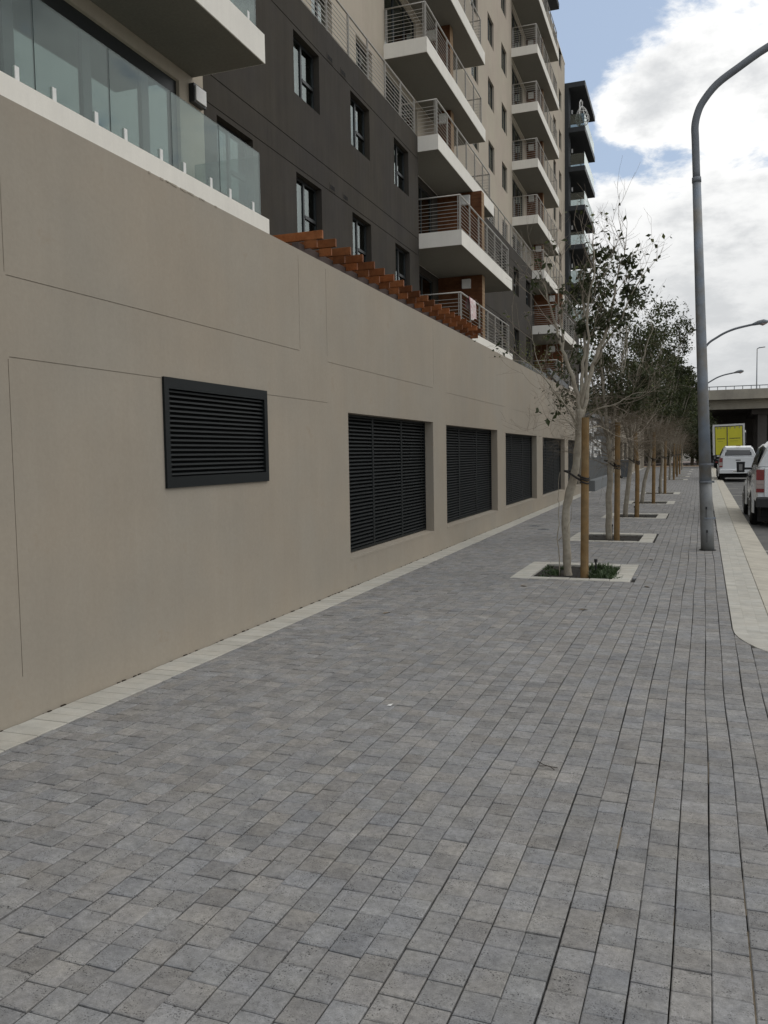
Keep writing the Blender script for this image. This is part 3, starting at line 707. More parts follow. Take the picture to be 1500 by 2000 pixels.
# ------------------------------------------------------------------ charcoal block at the far end
dk = thing('charcoal_block', 'charcoal corner block with glass fronted balconies at the far end of the flats', 'building', (-8.4, 70, 0), True)
mb = MB(); mb.box(-16, -8.52, 66.35, 67.6, 0, 29.0); mb.box(-16, -10.2, 67.6, 79, 0, 29.0); mb.build('wall', 'charcoal_plaster', dk)
def darkbal(z, roofed=False):
    mb = MB(); mb.box(-10.2, -7.33, 66.38, 73.8, z-.36, z-.0); mb.box(-7.329, -7.30, 66.38, 73.8, z-.36, z+.0, 1)
    o = mb.build('balcony_slab' if not roofed else 'roof_slab', ['charcoal_plaster', 'charcoal_trim'], dk); ch = []
    if not roofed:
        js = np.linspace(66.5, 73.6, 7)
        for a, b in zip(js, js[1:]): m2 = MB(); m2.pane(-7.38, -7.365, a+.01, b-.01, z+.03, z+1.05); ch.append(m2.build('glass_panel', ['frosted_glass', 'glass_edge'], o, off=OFF[dk.name]))
        m2 = MB(); m2.pane(-8.4, -7.4, 66.46, 66.474, z+.03, z+.95); ch.append(m2.build('glass_panel', ['pane_glass', 'glass_edge'], o, off=OFF[dk.name]))
        for x in (-8.4, -8.1): m2 = MB(); m2.box(x-.03, x+.03, 73.2, 73.3, z, z+2.5); ch.append(m2.build('mullion', 'window_frame', o, off=OFF[dk.name]))
        m2 = MB(); m2.box(-8.45, -8.35, 67.5, 67.55, z+1.4, z+1.7); ch.append(m2.build('wall_light', 'spigot_white', o, off=OFF[dk.name]))
    CH[o.name] = ch; return o
d0 = darkbal(26.05)
for k in range(1, 8):
    c = put(d0, dk, (0, 0, -2.9*k))
    for ch in CH[d0.name]: put(ch, c)
darkbal(29.35, True)
fx = thing('egg_chair', 'white hanging egg chair with curved stand on the topmost charcoal balcony', 'chair', (-7.8, 66.9, 26.05), True)
mb = MB(); mb.tube([(-7.75+0, 66.8, 26.08), (-7.75, 66.8, 27.3), (-7.75, 66.85, 28.0), (-7.68, 67.0, 28.2), (-7.6, 67.1, 28.05), (-7.6, 67.12, 27.85)], .05, 6); mb.tube([(-8.1, 66.8, 26.08), (-7.4, 66.8, 26.08)], .05, 6)
mb.build('stand', 'spigot_white', fx, smooth=True)
mb = MB()
for i in range(10):
    a = math.pi*2*i/10; mb.tube([(-7.6+math.cos(a)*r_, 67.12+math.sin(a)*r_, z) for r_, z in ((.03, 27.8), (.3, 27.5), (.5, 27.0), (.52, 26.7), (.35, 26.4), (.05, 26.3))], .025, 4)
for r_, z in ((.4, 27.3), (.5, 27.0), (.52, 26.75), (.42, 26.5)): mb.tube([(-7.6+math.cos(a)*r_, 67.12+math.sin(a)*r_, z) for a in np.linspace(0, 6.283, 13)], .02, 4)
mb.build('basket', 'spigot_white', fx)

# ------------------------------------------------------------------ dark sign wall and low building beyond
sw = thing('sign_wall', 'dark entrance wall with large white letters beyond the beige wall', 'wall', (-3.6, 39, 0), True)
mb = MB(); mb.box(-3.95, -3.62, 33.45, 45.6, -.05, 2.95); mb.build('wall_panel', 'sign_wall', sw)
mb = MB(); mb.box(-3.61, -3.32, 33.6, 45.6, -.02, .42); mb.build('plinth', 'charcoal_trim', sw)
mb = MB(); mb.box(-4.1, -3.5, 33.5, 46.2, 2.95, 3.12); mb.build('roof_edge', 'charcoal_trim', sw)
LET = {'A': [[(0, 0), (.5, 1), (1, 0)], [(.22, .38), (.78, .38)]], 'P': [[(0, 0), (0, 1), (.75, 1), (.9, .75), (.75, .5), (0, .5)]], 'V': [[(0, 1), (.5, 0), (1, 1)]],
       'E': [[(.85, 1), (0, 1), (0, 0), (.85, 0)], [(0, .5), (.7, .5)]], 'R': [[(0, 0), (0, 1), (.75, 1), (.9, .75), (.75, .5), (0, .5)], [(.4, .5), (.95, 0)]]}
def letter(chh, y, z, w, h_, parent, x=-3.6, mat_='sign_letter', t=.085):
    mb = MB()
    for st in LET[chh]:
        for a, b in zip(st, st[1:]):
            A = Vector((y+a[0]*w, z+a[1]*h_)); B = Vector((y+b[0]*w, z+b[1]*h_)); d = (B-A).normalized(); n = Vector((-d[1], d[0])); A -= d*t*.4; B += d*t*.4
            q = [A+n*t, B+n*t, B-n*t, A-n*t]
            if w > h_*.3: pass
            mb.prism([(p[0], p[1]) for p in q], 'x', x-.018, x+.03+.0007*len(mb.f))
    return mb.build('letter', mat_, parent)
letter('A', 33.75, 2.17, 1.35, .58, sw); letter('P', 35.55, 2.17, 1.35, .58, sw)
letter('V', 33.15+.6, 1.40, 1.4, .58, sw); letter('E', 35.7, 1.40, 1.25, .58, sw); letter('R', 37.45, 1.40, 1.35, .58, sw)
lb = thing('low_building', 'low beige building with dark shuttered openings behind the tree row', 'building', (-3.8, 65, 0), True)
mb = MB(); hs = [(y, y+2.6, .6, 2.1, .2, True) for y in (52, 56.2, 60.4, 66, 70.5)]
wallmesh(mb, -3.72, 48, 84, -.05, 3.5, .3, hs); mb.box(-12, -4.03, 48, 84, 3.3, 3.5); mb.build('wall', 'beige_plaster', lb)
for y in (52, 56.2, 60.4, 66, 70.5):
    mb = MB(); mb.box(-3.9, -3.82, y+.01, y+2.59, .61, 2.09)
    for j in range(9): mb.box(-3.82, -3.80, y+.02, y+2.58, .66+j*.16, .74+j*.16)
    mb.build('shutter', 'louvre_metal', lb)
bn = thing('bin', 'dark grey wheeled bin standing against the wall past the sign', 'bin', (-3.2, 50, 0), True)
mb = MB(); mb.prism([(-3.45, 0.06), (-2.95, .06), (-2.88, .95), (-3.5, .95)], 'y', 49.7, 50.3); mb.build('body', 'bin_grey', bn)
mb = MB(); mb.prism([(-3.55, .951), (-2.85, .951), (-2.9, 1.04), (-3.5, 1.06)], 'y', 49.65, 50.35); mb.build('lid', 'bin_grey', bn)
for y in (49.75, 50.2): mb = MB(); mb.tube([(-3.45, y, .09), (-3.45, y+.06, .09)], .09, 10); mb.build('wheel', 'tyre', bn)

# ------------------------------------------------------------------ tree pits
PY0 = [10.80, 15.33, 20.65, 26.1, 31.9, 46.9, 52.3, 58.0, 64.6, 71.6]
ORD = ['nearest', 'second', 'third', 'fourth', 'fifth', 'sixth', 'seventh', 'eighth', 'ninth', 'farthest']
for i, yy in enumerate(PY0):
    t = thing('tree_pit', '%s tree pit%s in the pavement, pale frame round dark soil' % (ORD[i], [' with grass and weeds', ' with bare soil'][min(i, 1)] if i < 2 else ' from the camera'), 'tree pit', (-1.54, yy, 0), group='tree pits set in the pavement')
    x0, x1, y0, y1 = -2.26, -.82, yy-.55, yy+1.05
    ix0, ix1, iy0, iy1 = x0+.23, x1-.22, y0+.17, y1-.22
    mb = MB(); nx = 14; ny = 14; rs = random.Random(i)
    vv = [(ix0-.01+(ix1-ix0+.02)*a/nx, iy0-.01+(iy1-iy0+.02)*b/ny, -.035+rs.uniform(-.015, .015)) for b in range(ny+1) for a in range(nx+1)]
    mb.add(vv, [(b*(nx+1)+a, b*(nx+1)+a+1, (b+1)*(nx+1)+a+1, (b+1)*(nx+1)+a) for b in range(ny) for a in range(nx)]); o = mb.build('soil', 'soil', t); o['kind'] = 'stuff'
    k = 6 if i < 5 else 3
    blocks = []
    for j in range(k):
        w = (x1-x0)/k; blocks += [(x0+j*w+.003, x0+(j+1)*w-.003, y0, iy0-.004), (x0+j*w+.003, x0+(j+1)*w-.003, iy1+.004, y1)]
    for j in range(k):
        w = (iy1-iy0)/k; blocks += [(x0, ix0, iy0+j*w+.002, iy0+(j+1)*w-.002), (ix1, x1, iy0+j*w+.002, iy0+(j+1)*w-.002)]
    for (a, b, c, d) in blocks:
        mb = MB(); bevbox(mb, a, b, c, d, -.12, .002+rs.uniform(0, .003), .005); mb.build('frame_block', 'pale_paver', t, tone=rs.random())
    if i < 5:
        mb = MB()
        for _ in range(90): 
            x, y = rs.uniform(ix0+.03, ix1-.03), rs.uniform(iy0+.03, iy1-.03); s_ = rs.uniform(.006, .02); mb.add([(x-s_, y, -.03), (x, y-s_, -.03), (x+s_, y, -.028), (x, y+s_, -.03), (x, y, -.03+s_*1.3)], [(0, 1, 4), (1, 2, 4), (2, 3, 4), (3, 0, 4)])
        mb.build('mulch', 'twig_dark', t)['kind'] = 'stuff'
    if i in (0, 1, 2, 4):
        p = thing('irrigation_peg', 'small black irrigation peg standing in the %s tree pit' % ORD[i], 'peg', (-1.30 if i == 0 else -1.55, yy+.22, -.03), group='irrigation pegs in the tree pits')
        X0 = p.location.x; mb = MB(); mb.tube([(X0, yy+.22, -.03), (X0, yy+.22, .2 if i else .13)], .012, 6); mb.build('stem', 'car_black', p)
        mb = MB(); mb.tube([(X0, yy+.22, .2 if i else .13), (X0, yy+.22, .235 if i else .165)], .022, 8); mb.build('cap', 'car_black', p)
def blades(mb, n, x0, x1, y0, y1, h, rs, lean=.6):
    for _ in range(n):
        x, y = rs.uniform(x0, x1), rs.uniform(y0, y1); a = rs.uniform(0, 6.28); hh = h*rs.uniform(.4, 1); l = lean*rs.uniform(.2, 1)*hh; w = rs.uniform(.004, .010)
        dx, dy = math.cos(a)*l, math.sin(a)*l; nx_, ny_ = -math.sin(a)*w, math.cos(a)*w
        mb.add([(x-nx_, y-ny_, -.03), (x+nx_, y+ny_, -.03), (x+dx*.5+nx_*.8, y+dy*.5+ny_*.8, -.03+hh*.7), (x+dx*.5-nx_*.8, y+dy*.5-ny_*.8, -.03+hh*.7), (x+dx, y+dy, -.03+hh)], [(0, 1, 2, 3), (3, 2, 4)])
rs = random.Random(5); mb = MB()
for _ in range(26):
    gx, gy = rs.uniform(-1.38, -1.06), rs.uniform(10.5, 11.5); blades(mb, 38, gx-.05, gx+.05, gy-.06, gy+.06, rs.uniform(.05, .13), rs, 1.2)
for _ in range(12):
    gx, gy = rs.uniform(-2.02, -1.75), rs.uniform(10.5, 11.45); blades(mb, 24, gx-.05, gx+.05, gy-.06, gy+.06, rs.uniform(.03, .09), rs, 1.3)
if True: pass; blades(mb, 60, -1.1, -.93, 10.45, 10.6, .07, rs, 2)
setp(mb.build('grass', 'grass'), 'fresh green grass and weeds growing in the nearest tree pit', 'grass', kind='stuff')
# ------------------------------------------------------------------ trees
def nrm(v): return v.normalized() if v.length > 1e-9 else Vector((0, 0, 1))
def path_tube(mb, pts, r0, r1, n=6):
    L = len(pts); mb.tube(pts, [r0+(r1-r0)*i/(L-1) for i in range(L)], n, cap=True)
class Tree:
    def __init__(s, seed): s.r = random.Random(seed); s.limb = MB(); s.twig = MB(); s.tips = []; s.ptips = []
    def smooth(s, pts, sub=4, wob_=.02):
        P = [Vector(p) for p in pts]; out = []
        for i in range(len(P)-1):
            a = P[max(i-1, 0)]; b = P[i]; c = P[i+1]; d = P[min(i+2, len(P)-1)]
            for j in range(sub):
                t = j/sub; q = .5*((2*b)+(c-a)*t+(2*a-5*b+4*c-d)*t*t+(3*b-a-3*c+d)*t**3)
                out.append(q+Vector((s.r.uniform(-1, 1), s.r.uniform(-1, 1), 0))*wob_*(.3 if i == 0 and j == 0 else 1)*(0 if (i == 0 and j == 0) else 1))
        out.append(P[-1]); return out
    def shoot(s, p, d, L, r, lvl, up=.35, curl=.25, kids=(3, 5), maxlvl=3):
        n = max(3, int(L/.07)); pts = [p]; d = nrm(d); step = L/n
        for i in range(n):
            d = nrm(d+Vector((s.r.gauss(0, curl), s.r.gauss(0, curl), s.r.gauss(0, curl)+up))*.28); pts.append(pts[-1]+d*step)
        mb = s.limb if lvl == 0 else s.twig
        path_tube(mb, pts, r, max(r*.35, .0012), 5 if r > .006 else 3)
        if lvl >= maxlvl: s.tips.append((pts[-1], d)); s.ptips += [(q, d) for q in pts[n//2:]]; return
        for _ in range(s.r.randint(*kids)):
            i = s.r.randint(max(1, n//4), n); q = pts[min(i, n)]; t = nrm(pts[min(i, n)]-pts[max(i-1, 0)])
            o = nrm(t.orthogonal()); o.rotate(Matrix.Rotation(s.r.uniform(0, 6.28), 3, t)); dd = nrm(t+o*s.r.uniform(.5, 1.1))
            s.shoot(q, dd, L*s.r.uniform(.4, .7), r*.5, lvl+1, up, curl*1.2, kids, maxlvl)
        s.tips.append((pts[-1], d)); s.ptips += [(q, d) for q in pts[n//2:]]
    def main(s, pts, r0, r1, n=8, sub=4, w=.012):
        q = s.smooth(pts, sub, w); path_tube(s.limb, q, r0, r1, n); return q
def leaves(mb, pos, r, size=.07, n=1, spread=.06, droop=.3):
    for p, d in pos:
        for _ in range(n):
            c = p+Vector((r.gauss(0, spread), r.gauss(0, spread), r.gauss(0, spread)))
            a = nrm(Vector((r.gauss(0, 1), r.gauss(0, 1), r.gauss(-droop, .6)))); b = nrm(a.cross(Vector((r.gauss(0, 1), r.gauss(0, 1), r.gauss(0, 1))))); l = size*r.uniform(.6, 1.35); w = l*.26
            up = a.cross(b)*w*.5
            mb.add([c, c+a*l*.5+b*w+up, c+a*l, c+a*l*.5-b*w+up], [(0, 1, 2), (0, 2, 3)])
def finish(tr, th, lv, bark='bark_pale', tw='bark_twig'):
    tr.limb.build('trunk', bark, th, smooth=True)
    if tr.twig.v: tr.twig.build('twigs', tw, th)
    for mb, m, nm in lv:
        if mb.v: mb.build(nm, m, th)
TG = 'young street trees in a row along the pavement'
# first tree, read limb by limb
T = Tree(11); r = T.r
trunk = [(-1.62, 10.80, -.05), (-1.63, 10.80, .10), (-1.64, 10.80, .39), (-1.65, 10.82, .79), (-1.61, 10.83, 1.0), (-1.54, 10.82, 1.28), (-1.50, 10.80, 1.57), (-1.48, 10.80, 1.82), (-1.47, 10.80, 2.08)]
q = T.smooth(trunk, 5, .003); rad = [.064 if i == 0 else .052-.007*i/len(q)+.004*math.sin(i*1.1) for i in range(len(q))]
for i, p in enumerate(q):
    if .95 < p.z < 1.2: rad[i] += .022*(1-abs(p.z-1.07)/.14)*.6
    if p.z > 1.85: rad[i] += .010*(p.z-1.85)/.2
T.limb.tube(q, rad, 12)
K1 = [([(-1.46, 10.80, 2.0), (-1.51, 10.75, 2.33), (-1.59, 10.70, 2.62), (-1.65, 10.65, 2.78), (-1.70, 10.60, 2.96), (-1.75, 10.60, 3.18), (-1.81, 10.55, 3.40), (-1.87, 10.55, 3.65)], .030, .006),
      ([(-1.65, 10.65, 2.78), (-1.68, 10.75, 3.01), (-1.74, 10.90, 3.32), (-1.77, 11.00, 3.66), (-1.74, 11.05, 3.99)], .018, .004),
      ([(-1.47, 10.80, 2.0), (-1.46, 10.90, 2.47), (-1.44, 11.00, 2.87), (-1.46, 11.05, 3.26), (-1.45, 11.00, 3.64), (-1.39, 11.00, 4.01)], .027, .005),
      ([(-1.46, 10.80, 2.10), (-1.36, 10.60, 2.57), (-1.32, 10.45, 2.92), (-1.32, 10.35, 3.27), (-1.24, 10.30, 3.67), (-1.25, 10.30, 4.03)], .022, .005),
      ([(-1.45, 10.80, 1.98), (-1.36, 10.90, 2.47), (-1.28, 10.95, 2.79), (-1.18, 11.00, 3.04), (-1.10, 10.95, 3.35), (-1.03, 10.90, 3.68), (-.94, 10.90, 4.01)], .032, .006),
      ([(-1.31, 10.92, 2.64), (-1.14, 10.70, 2.88), (-.97, 10.55, 3.09), (-.84, 10.50, 3.37), (-.66, 10.50, 3.66)], .016, .004),
      ([(-1.49, 10.80, 1.86), (-1.56, 10.50, 2.07), (-1.69, 10.30, 2.25), (-1.82, 10.20, 2.46), (-1.96, 10.10, 2.60), (-2.11, 10.00, 2.73)], .012, .003),
      ([(-1.48, 10.80, 1.79), (-1.61, 11.10, 2.00), (-1.79, 11.30, 2.28), (-2.01, 11.50, 2.51), (-2.16, 11.60, 2.84), (-2.22, 11.60, 3.15)], .014, .003),
      ([(-1.45, 10.80, 1.89), (-1.23, 10.50, 2.06), (-1.00, 10.30, 2.10), (-.79, 10.20, 2.21), (-.59, 10.10, 2.22)], .012, .002),
      ([(-1.46, 10.80, 1.79), (-1.26, 11.00, 1.87), (-1.08, 11.10, 1.76), (-.87, 11.20, 1.70)], .009, .002),
      ([(-1.48, 10.78, 1.80), (-1.62, 10.6, 1.95), (-1.80, 10.5, 1.93), (-1.98, 10.4, 1.85)], .007, .002)]
for pts, a, b in K1:
    qq = T.main(pts, a, b, 8 if a > .02 else 6); L = len(qq)
    for _ in range(11 if a > .02 else 5):
        i = r.randint(L//3, L-1); t = nrm(qq[min(i+1, L-1)]-qq[i-1]); o = nrm(t.orthogonal()); o.rotate(Matrix.Rotation(r.uniform(0, 6.28), 3, t))
        T.shoot(qq[i], nrm(t+o*r.uniform(.5, 1.2)), r.uniform(.3, .7), .0052 if a > .02 else .0038, 1, .36, .3, (2, 4), 3)
    T.shoot(qq[-1], qq[-1]-qq[-2], .35, b, 1, .2, .25, (2, 3), 2)
for _ in range(30):     # dense fine epicormic twigs round the fork
    z = r.uniform(1.75, 2.3); a = r.uniform(0, 6.28); T.shoot(Vector((-1.47, 10.8, z)), Vector((math.cos(a), math.sin(a), .25)), r.uniform(.3, .8), .003, 2, .1, .4, (2, 4), 3)
# suckers from the foot
T.main([(-1.72, 10.75, -.03), (-1.74, 10.72, .45), (-1.72, 10.74, .80), (-1.735, 10.73, 1.0), (-1.71, 10.74, 1.3)], .008, .003, 5)
T.main([(-1.73, 10.73, .42), (-1.62, 10.70, .55), (-1.56, 10.7, .75), (-1.57, 10.7, .95)], .005, .002, 5)
ld, lo = MB(), MB()
tips = [t for t in T.ptips if t[0].z > 2.6]
for c, n, sp in [((-1.42, 11.1, 3.78), 45, .13), ((-1.36, 11.2, 3.5), 40, .14), ((-1.30, 11.0, 3.2), 60, .13), ((-1.16, 10.9, 3.95), 90, .11), ((-.96, 10.8, 3.70), 90, .14), ((-1.00, 10.8, 3.35), 90, .13), ((-1.30, 10.6, 3.62), 70, .16), ((-1.42, 11.0, 3.5), 50, .15), ((-1.22, 10.9, 2.95), 50, .12), ((-.98, 10.6, 3.05), 30, .12),
                 ((-.62, 10.4, 3.1), 12, .15), ((-.6, 10.4, 2.85), 14, .12), ((-1.85, 10.6, 3.75), 16, .12), ((-1.95, 11.4, 2.7), 20, .15), ((-1.78, 10.3, 2.1), 12, .12), ((-1.5, 10.7, 3.0), 20, .2)]:
    cc = Vector(c); near_ = sorted(T.ptips, key=lambda t: (t[0]-cc).length+r.random()*.16)[:40]
    for j in range(4): leaves(ld, [near_[r.randrange(40)]]*(n//4), r, .085, 1, .045, .9)
    leaves(ld, [near_[r.randrange(40)] for _ in range(n//5)], r, .085, 1, .015, .9)
leaves(ld, [tips[r.randrange(len(tips))] for _ in range(200)], r, .08, 1, .02)
leaves(lo, [tips[r.randrange(len(tips))] for _ in range(60)], r, .07, 1, .03)
th = thing('street_tree', 'nearest street tree, tall pale bare limbs with a few dark leaves', 'tree', (-1.62, 10.8, -.05), group=TG)
finish(T, th, [(ld, 'leaf_dark', 'foliage'), (lo, 'leaf_olive', 'young_leaves')])
def stree(x, y, seed, H, leafn, leafm='leaf_dark', twn=40, lean=(0, 0), spread=.75, top=None, label='', olive=0, fs=.075, nlimb=7):
    T = Tree(seed); r = T.r; hf = 1.75
    q = T.main([(x, y, -.05), (x+lean[0]*.3, y, .6), (x+lean[0]*.7+.02, y+lean[1]*.5, 1.2), (x+lean[0], y+lean[1], hf)], .058, .045, 10)
    b = q[-1]
    for j in range(nlimb):
        a = j*6.283/nlimb+r.uniform(-.4, .4); L = (H-hf)*r.uniform(.75, 1.0); s_ = spread*r.uniform(.5, 1)
        pts = [b+Vector((0, 0, -r.uniform(0, .25)))]+[b+Vector((math.cos(a)*s_*t**.8, math.sin(a)*s_*t**.8, L*t)) for t in (.25, .5, .75, 1)]
        qq = T.main(pts, .026, .005, 6, 4, .02); n = len(qq)
        for _ in range(8):
            i = r.randint(n//4, n-1); t = nrm(qq[min(i+1, n-1)]-qq[i-1]); o = nrm(t.orthogonal()); o.rotate(Matrix.Rotation(r.uniform(0, 6.28), 3, t))
            T.shoot(qq[i], nrm(t+o), r.uniform(.35, .8), .006, 1, .3, .3, (2, 4), 3)
    for _ in range(int(twn*1.7)):
        z = r.uniform(1.3, 2.6); a = r.uniform(0, 6.28); T.shoot(Vector((b.x, b.y, z)), Vector((math.cos(a), math.sin(a), .3)), r.uniform(.4, 1.0), .006, 1, -.02, .4, (3, 5), 3)
    l1, l2 = MB(), MB(); up = [t for t in T.ptips if t[0].z > hf+.25*(H-hf)]
    # clumped foliage: leaves gather round a subset of the twig ends, leaving gaps
    cl = [up[r.randrange(len(up))] for _ in range(max(8, leafn//34))]
    leaves(l1, [cl[r.randrange(len(cl))] for _ in range(leafn)], r, fs, 1, .085, .8)
    leaves(l1, [up[r.randrange(len(up))] for _ in range(leafn//5)], r, fs, 1, .03)
    if olive: leaves(l2, [cl[r.randrange(len(cl))] for _ in range(olive)], r, fs*.9, 1, .12)
    th = thing('street_tree', label, 'tree', (x, y, -.05), group=TG)
    finish(T, th, [(l1, leafm, 'foliage'), (l2, 'leaf_olive', 'young_leaves')], 'bark_pale', 'bark_brown'); return th
stree(-1.58, 15.32, 21, 4.25, 3000, 'leaf_dark', 50, (.0, 0), .75, label='second street tree from the camera, twiggy with dark leaf clumps on top', olive=60)
stree(-1.75, 20.72, 22, 4.7, 4300, 'leaf_mid', 46, (.12, 0), .85, label='third street tree from the camera, with a fuller dark green crown', olive=100)
stree(-1.76, 26.2, 23, 5.2, 5000, 'leaf_dark', 40, (.30, 0), .95, label='fourth street tree, its trunk leaning right across its stake', olive=420)
stree(-1.50, 32.3, 24, 6.3, 7600, 'leaf_dark', 44, (.05, 0), 1.15, label='fifth street tree, tall leafy crown before the long gap in the row', olive=150, fs=.09)
for i, (x, y, H, m) in enumerate([(-1.71, 46.9, 6.0, 'leaf_mid'), (-1.70, 52.35, 6.2, 'leaf_dark'), (-1.72, 57.9, 6.0, 'leaf_dark'), (-1.7, 64.6, 5.8, 'leaf_mid'), (-1.7, 71.7, 6.2, 'leaf_dark')]):
    stree(x, y, 30+i, H, 4800, m, 26, (.0, 0), 1.35, label='%s street tree in the row, %s' % (ORD[5+i], ['first after the gap, brown twigs under green', 'dark crown merging with its neighbours', 'thin trunk between two others', 'mid green crown near the side road', 'last of the row before the side road'][i]), olive=120, fs=.14, nlimb=8)
# stakes with rubber ties
for i, (x, y, H, tx) in enumerate([(-1.385, 10.57, 1.97, -1.58), (-1.43, 15.17, 2.05, -1.57), (-1.47, 20.45, 2.0, -1.65), (-1.40, 25.95, 2.1, -1.5), (-1.33, 31.95, 1.9, -1.48), (-1.5, 46.6, 1.9, -1.7), (-1.5, 52.1, 1.9, -1.7), (-1.5, 57.6, 1.9, -1.7)]):
    t = thing('tree_stake', '%s wooden tree stake, round tan pole %s' % (ORD[i], ['tied with black rubber to the first tree', 'standing right of the second trunk', 'darker and greyer than the others', 'crossing the leaning trunk', 'standing behind the fourth stake', 'beside the sixth trunk', 'beside the seventh trunk', 'beside the eighth trunk'][i]), 'stake', (x, y, -.05), group='wooden stakes holding the street trees')
    mb = MB(); mb.tube([(x, y, -.05), (x+.006, y, H*.5), (x+(.012 if i != 2 else -.05), y, H)], [.051, .049, .047], 14); mb.build('pole', 'stake_wood', t, smooth=False)
    mb = MB(); zt = 1.17 if i == 0 else 1.25
    for dz in (0, .035, .06): mb.tube([(x+.006+.054*math.cos(a), y+.054*math.sin(a), zt+dz+.01*math.sin(a*2)) for a in np.linspace(0, 6.283, 13)], .010, 5)
    yy = [10.82, 15.32, 20.72, 26.2, 32.3, 46.9, 52.3, 57.9][i]
    mb.tube([(x-.03, y+.03, zt+.02), ((x+tx)/2, (y+yy)/2-.04, zt+.05), (tx-.02, yy-.085, zt+.12), (tx-.085, yy, zt+.14), (tx, yy+.08, zt+.13), ((x+tx)/2+.05, (y+yy)/2+.05, zt+.06), (x+.02, y+.05, zt+.03)], .014, 6)
    mb.build('rubber_tie', 'rubber', t)
# dark trees far behind, before and beside the bridge
far = [(-3.5, 92, 7.5, 3.2), (-1.2, 91.0, 6.5, 2.4), (-7, 93, 8.5, 3.8), (-11, 95, 9, 4), (-2.4, 80.5, 6.8, 1.5), (-.6, 90.5, 5.0, 1.6)]
for i, (x, y, H, rd) in enumerate(far):
    r = random.Random(60+i); t = thing('evergreen_tree', ['broad dark evergreen tree right of the trunk row end', 'dark evergreen tree touching the left end of the bridge', 'tall dark evergreen behind the low building', 'tallest evergreen, left edge of the far group', 'slim dark evergreen ending the pavement row', 'low bushy evergreen beside the lamp post line'][i], 'tree', (x, y, -.3), group='evergreen trees by the bridge')
    mb = MB(); mb.tube([(x, y, -.3), (x+.1, y, H*.4), (x, y, H*.8)], [.18, .13, .05], 8)
    for _ in range(9):
        a = r.uniform(0, 6.28); z = H*r.uniform(.3, .7); mb.tube([(x, y, z), (x+math.cos(a)*rd*.4, y+math.sin(a)*rd*.4, z+H*.1), (x+math.cos(a)*rd*.75, y+math.sin(a)*rd*.75, z+H*.15)], [.06, .04, .015], 5)
    mb.build('trunk', 'bark_brown', t)
    mb = MB(); cl = []
    for _ in range(60):
        a = r.uniform(0, 6.28); u = r.uniform(-1, 1); k_ = r.uniform(.35, 1)**.6; cl.append((Vector((x+math.cos(a)*rd*k_*math.sqrt(1-u*u), y+math.sin(a)*rd*k_*math.sqrt(1-u*u), H*.55+u*H*.43*k_)), Vector((0, 0, 1))))
    leaves(mb, [cl[r.randrange(60)] for _ in range(5200)], r, .26, 1, rd*.16); mb.build('foliage', 'leaf_dark', t)
# small potted shrubs / creepers on the podium edge
for i, (x, y, z, h_) in enumerate([(-6.2, 34.0, 4.0, 2.1), (-6.1, 33.4, 3.3, 1.5), (-6.0, 36, 3.3, 2.2)]):
    r = random.Random(80+i); p = toK((x, y, 0)); t = thing('terrace_shrub', ['thin yellow-green shrub at the end of the lowest railing', 'small spindly shrub on the terrace edge', 'spindly shrub below the dark canopy'][i], 'shrub', (p[0], p[1], 3.3), group='shrubs on the terrace')
    T = Tree(80+i)
    for _ in range(6): T.shoot(Vector((p[0], p[1], 3.3)), Vector((r.uniform(-.3, .3), r.uniform(-.3, .3), 1)), h_*r.uniform(.7, 1), .012, 1, .3, .2, (3, 5), 3)
    T.twig.build('stems', 'bark_brown', t); mb = MB(); leaves(mb, [T.ptips[r.randrange(len(T.ptips))] for _ in range(260)], r, .08, 1, .04); mb.build('foliage', 'leaf_olive', t)

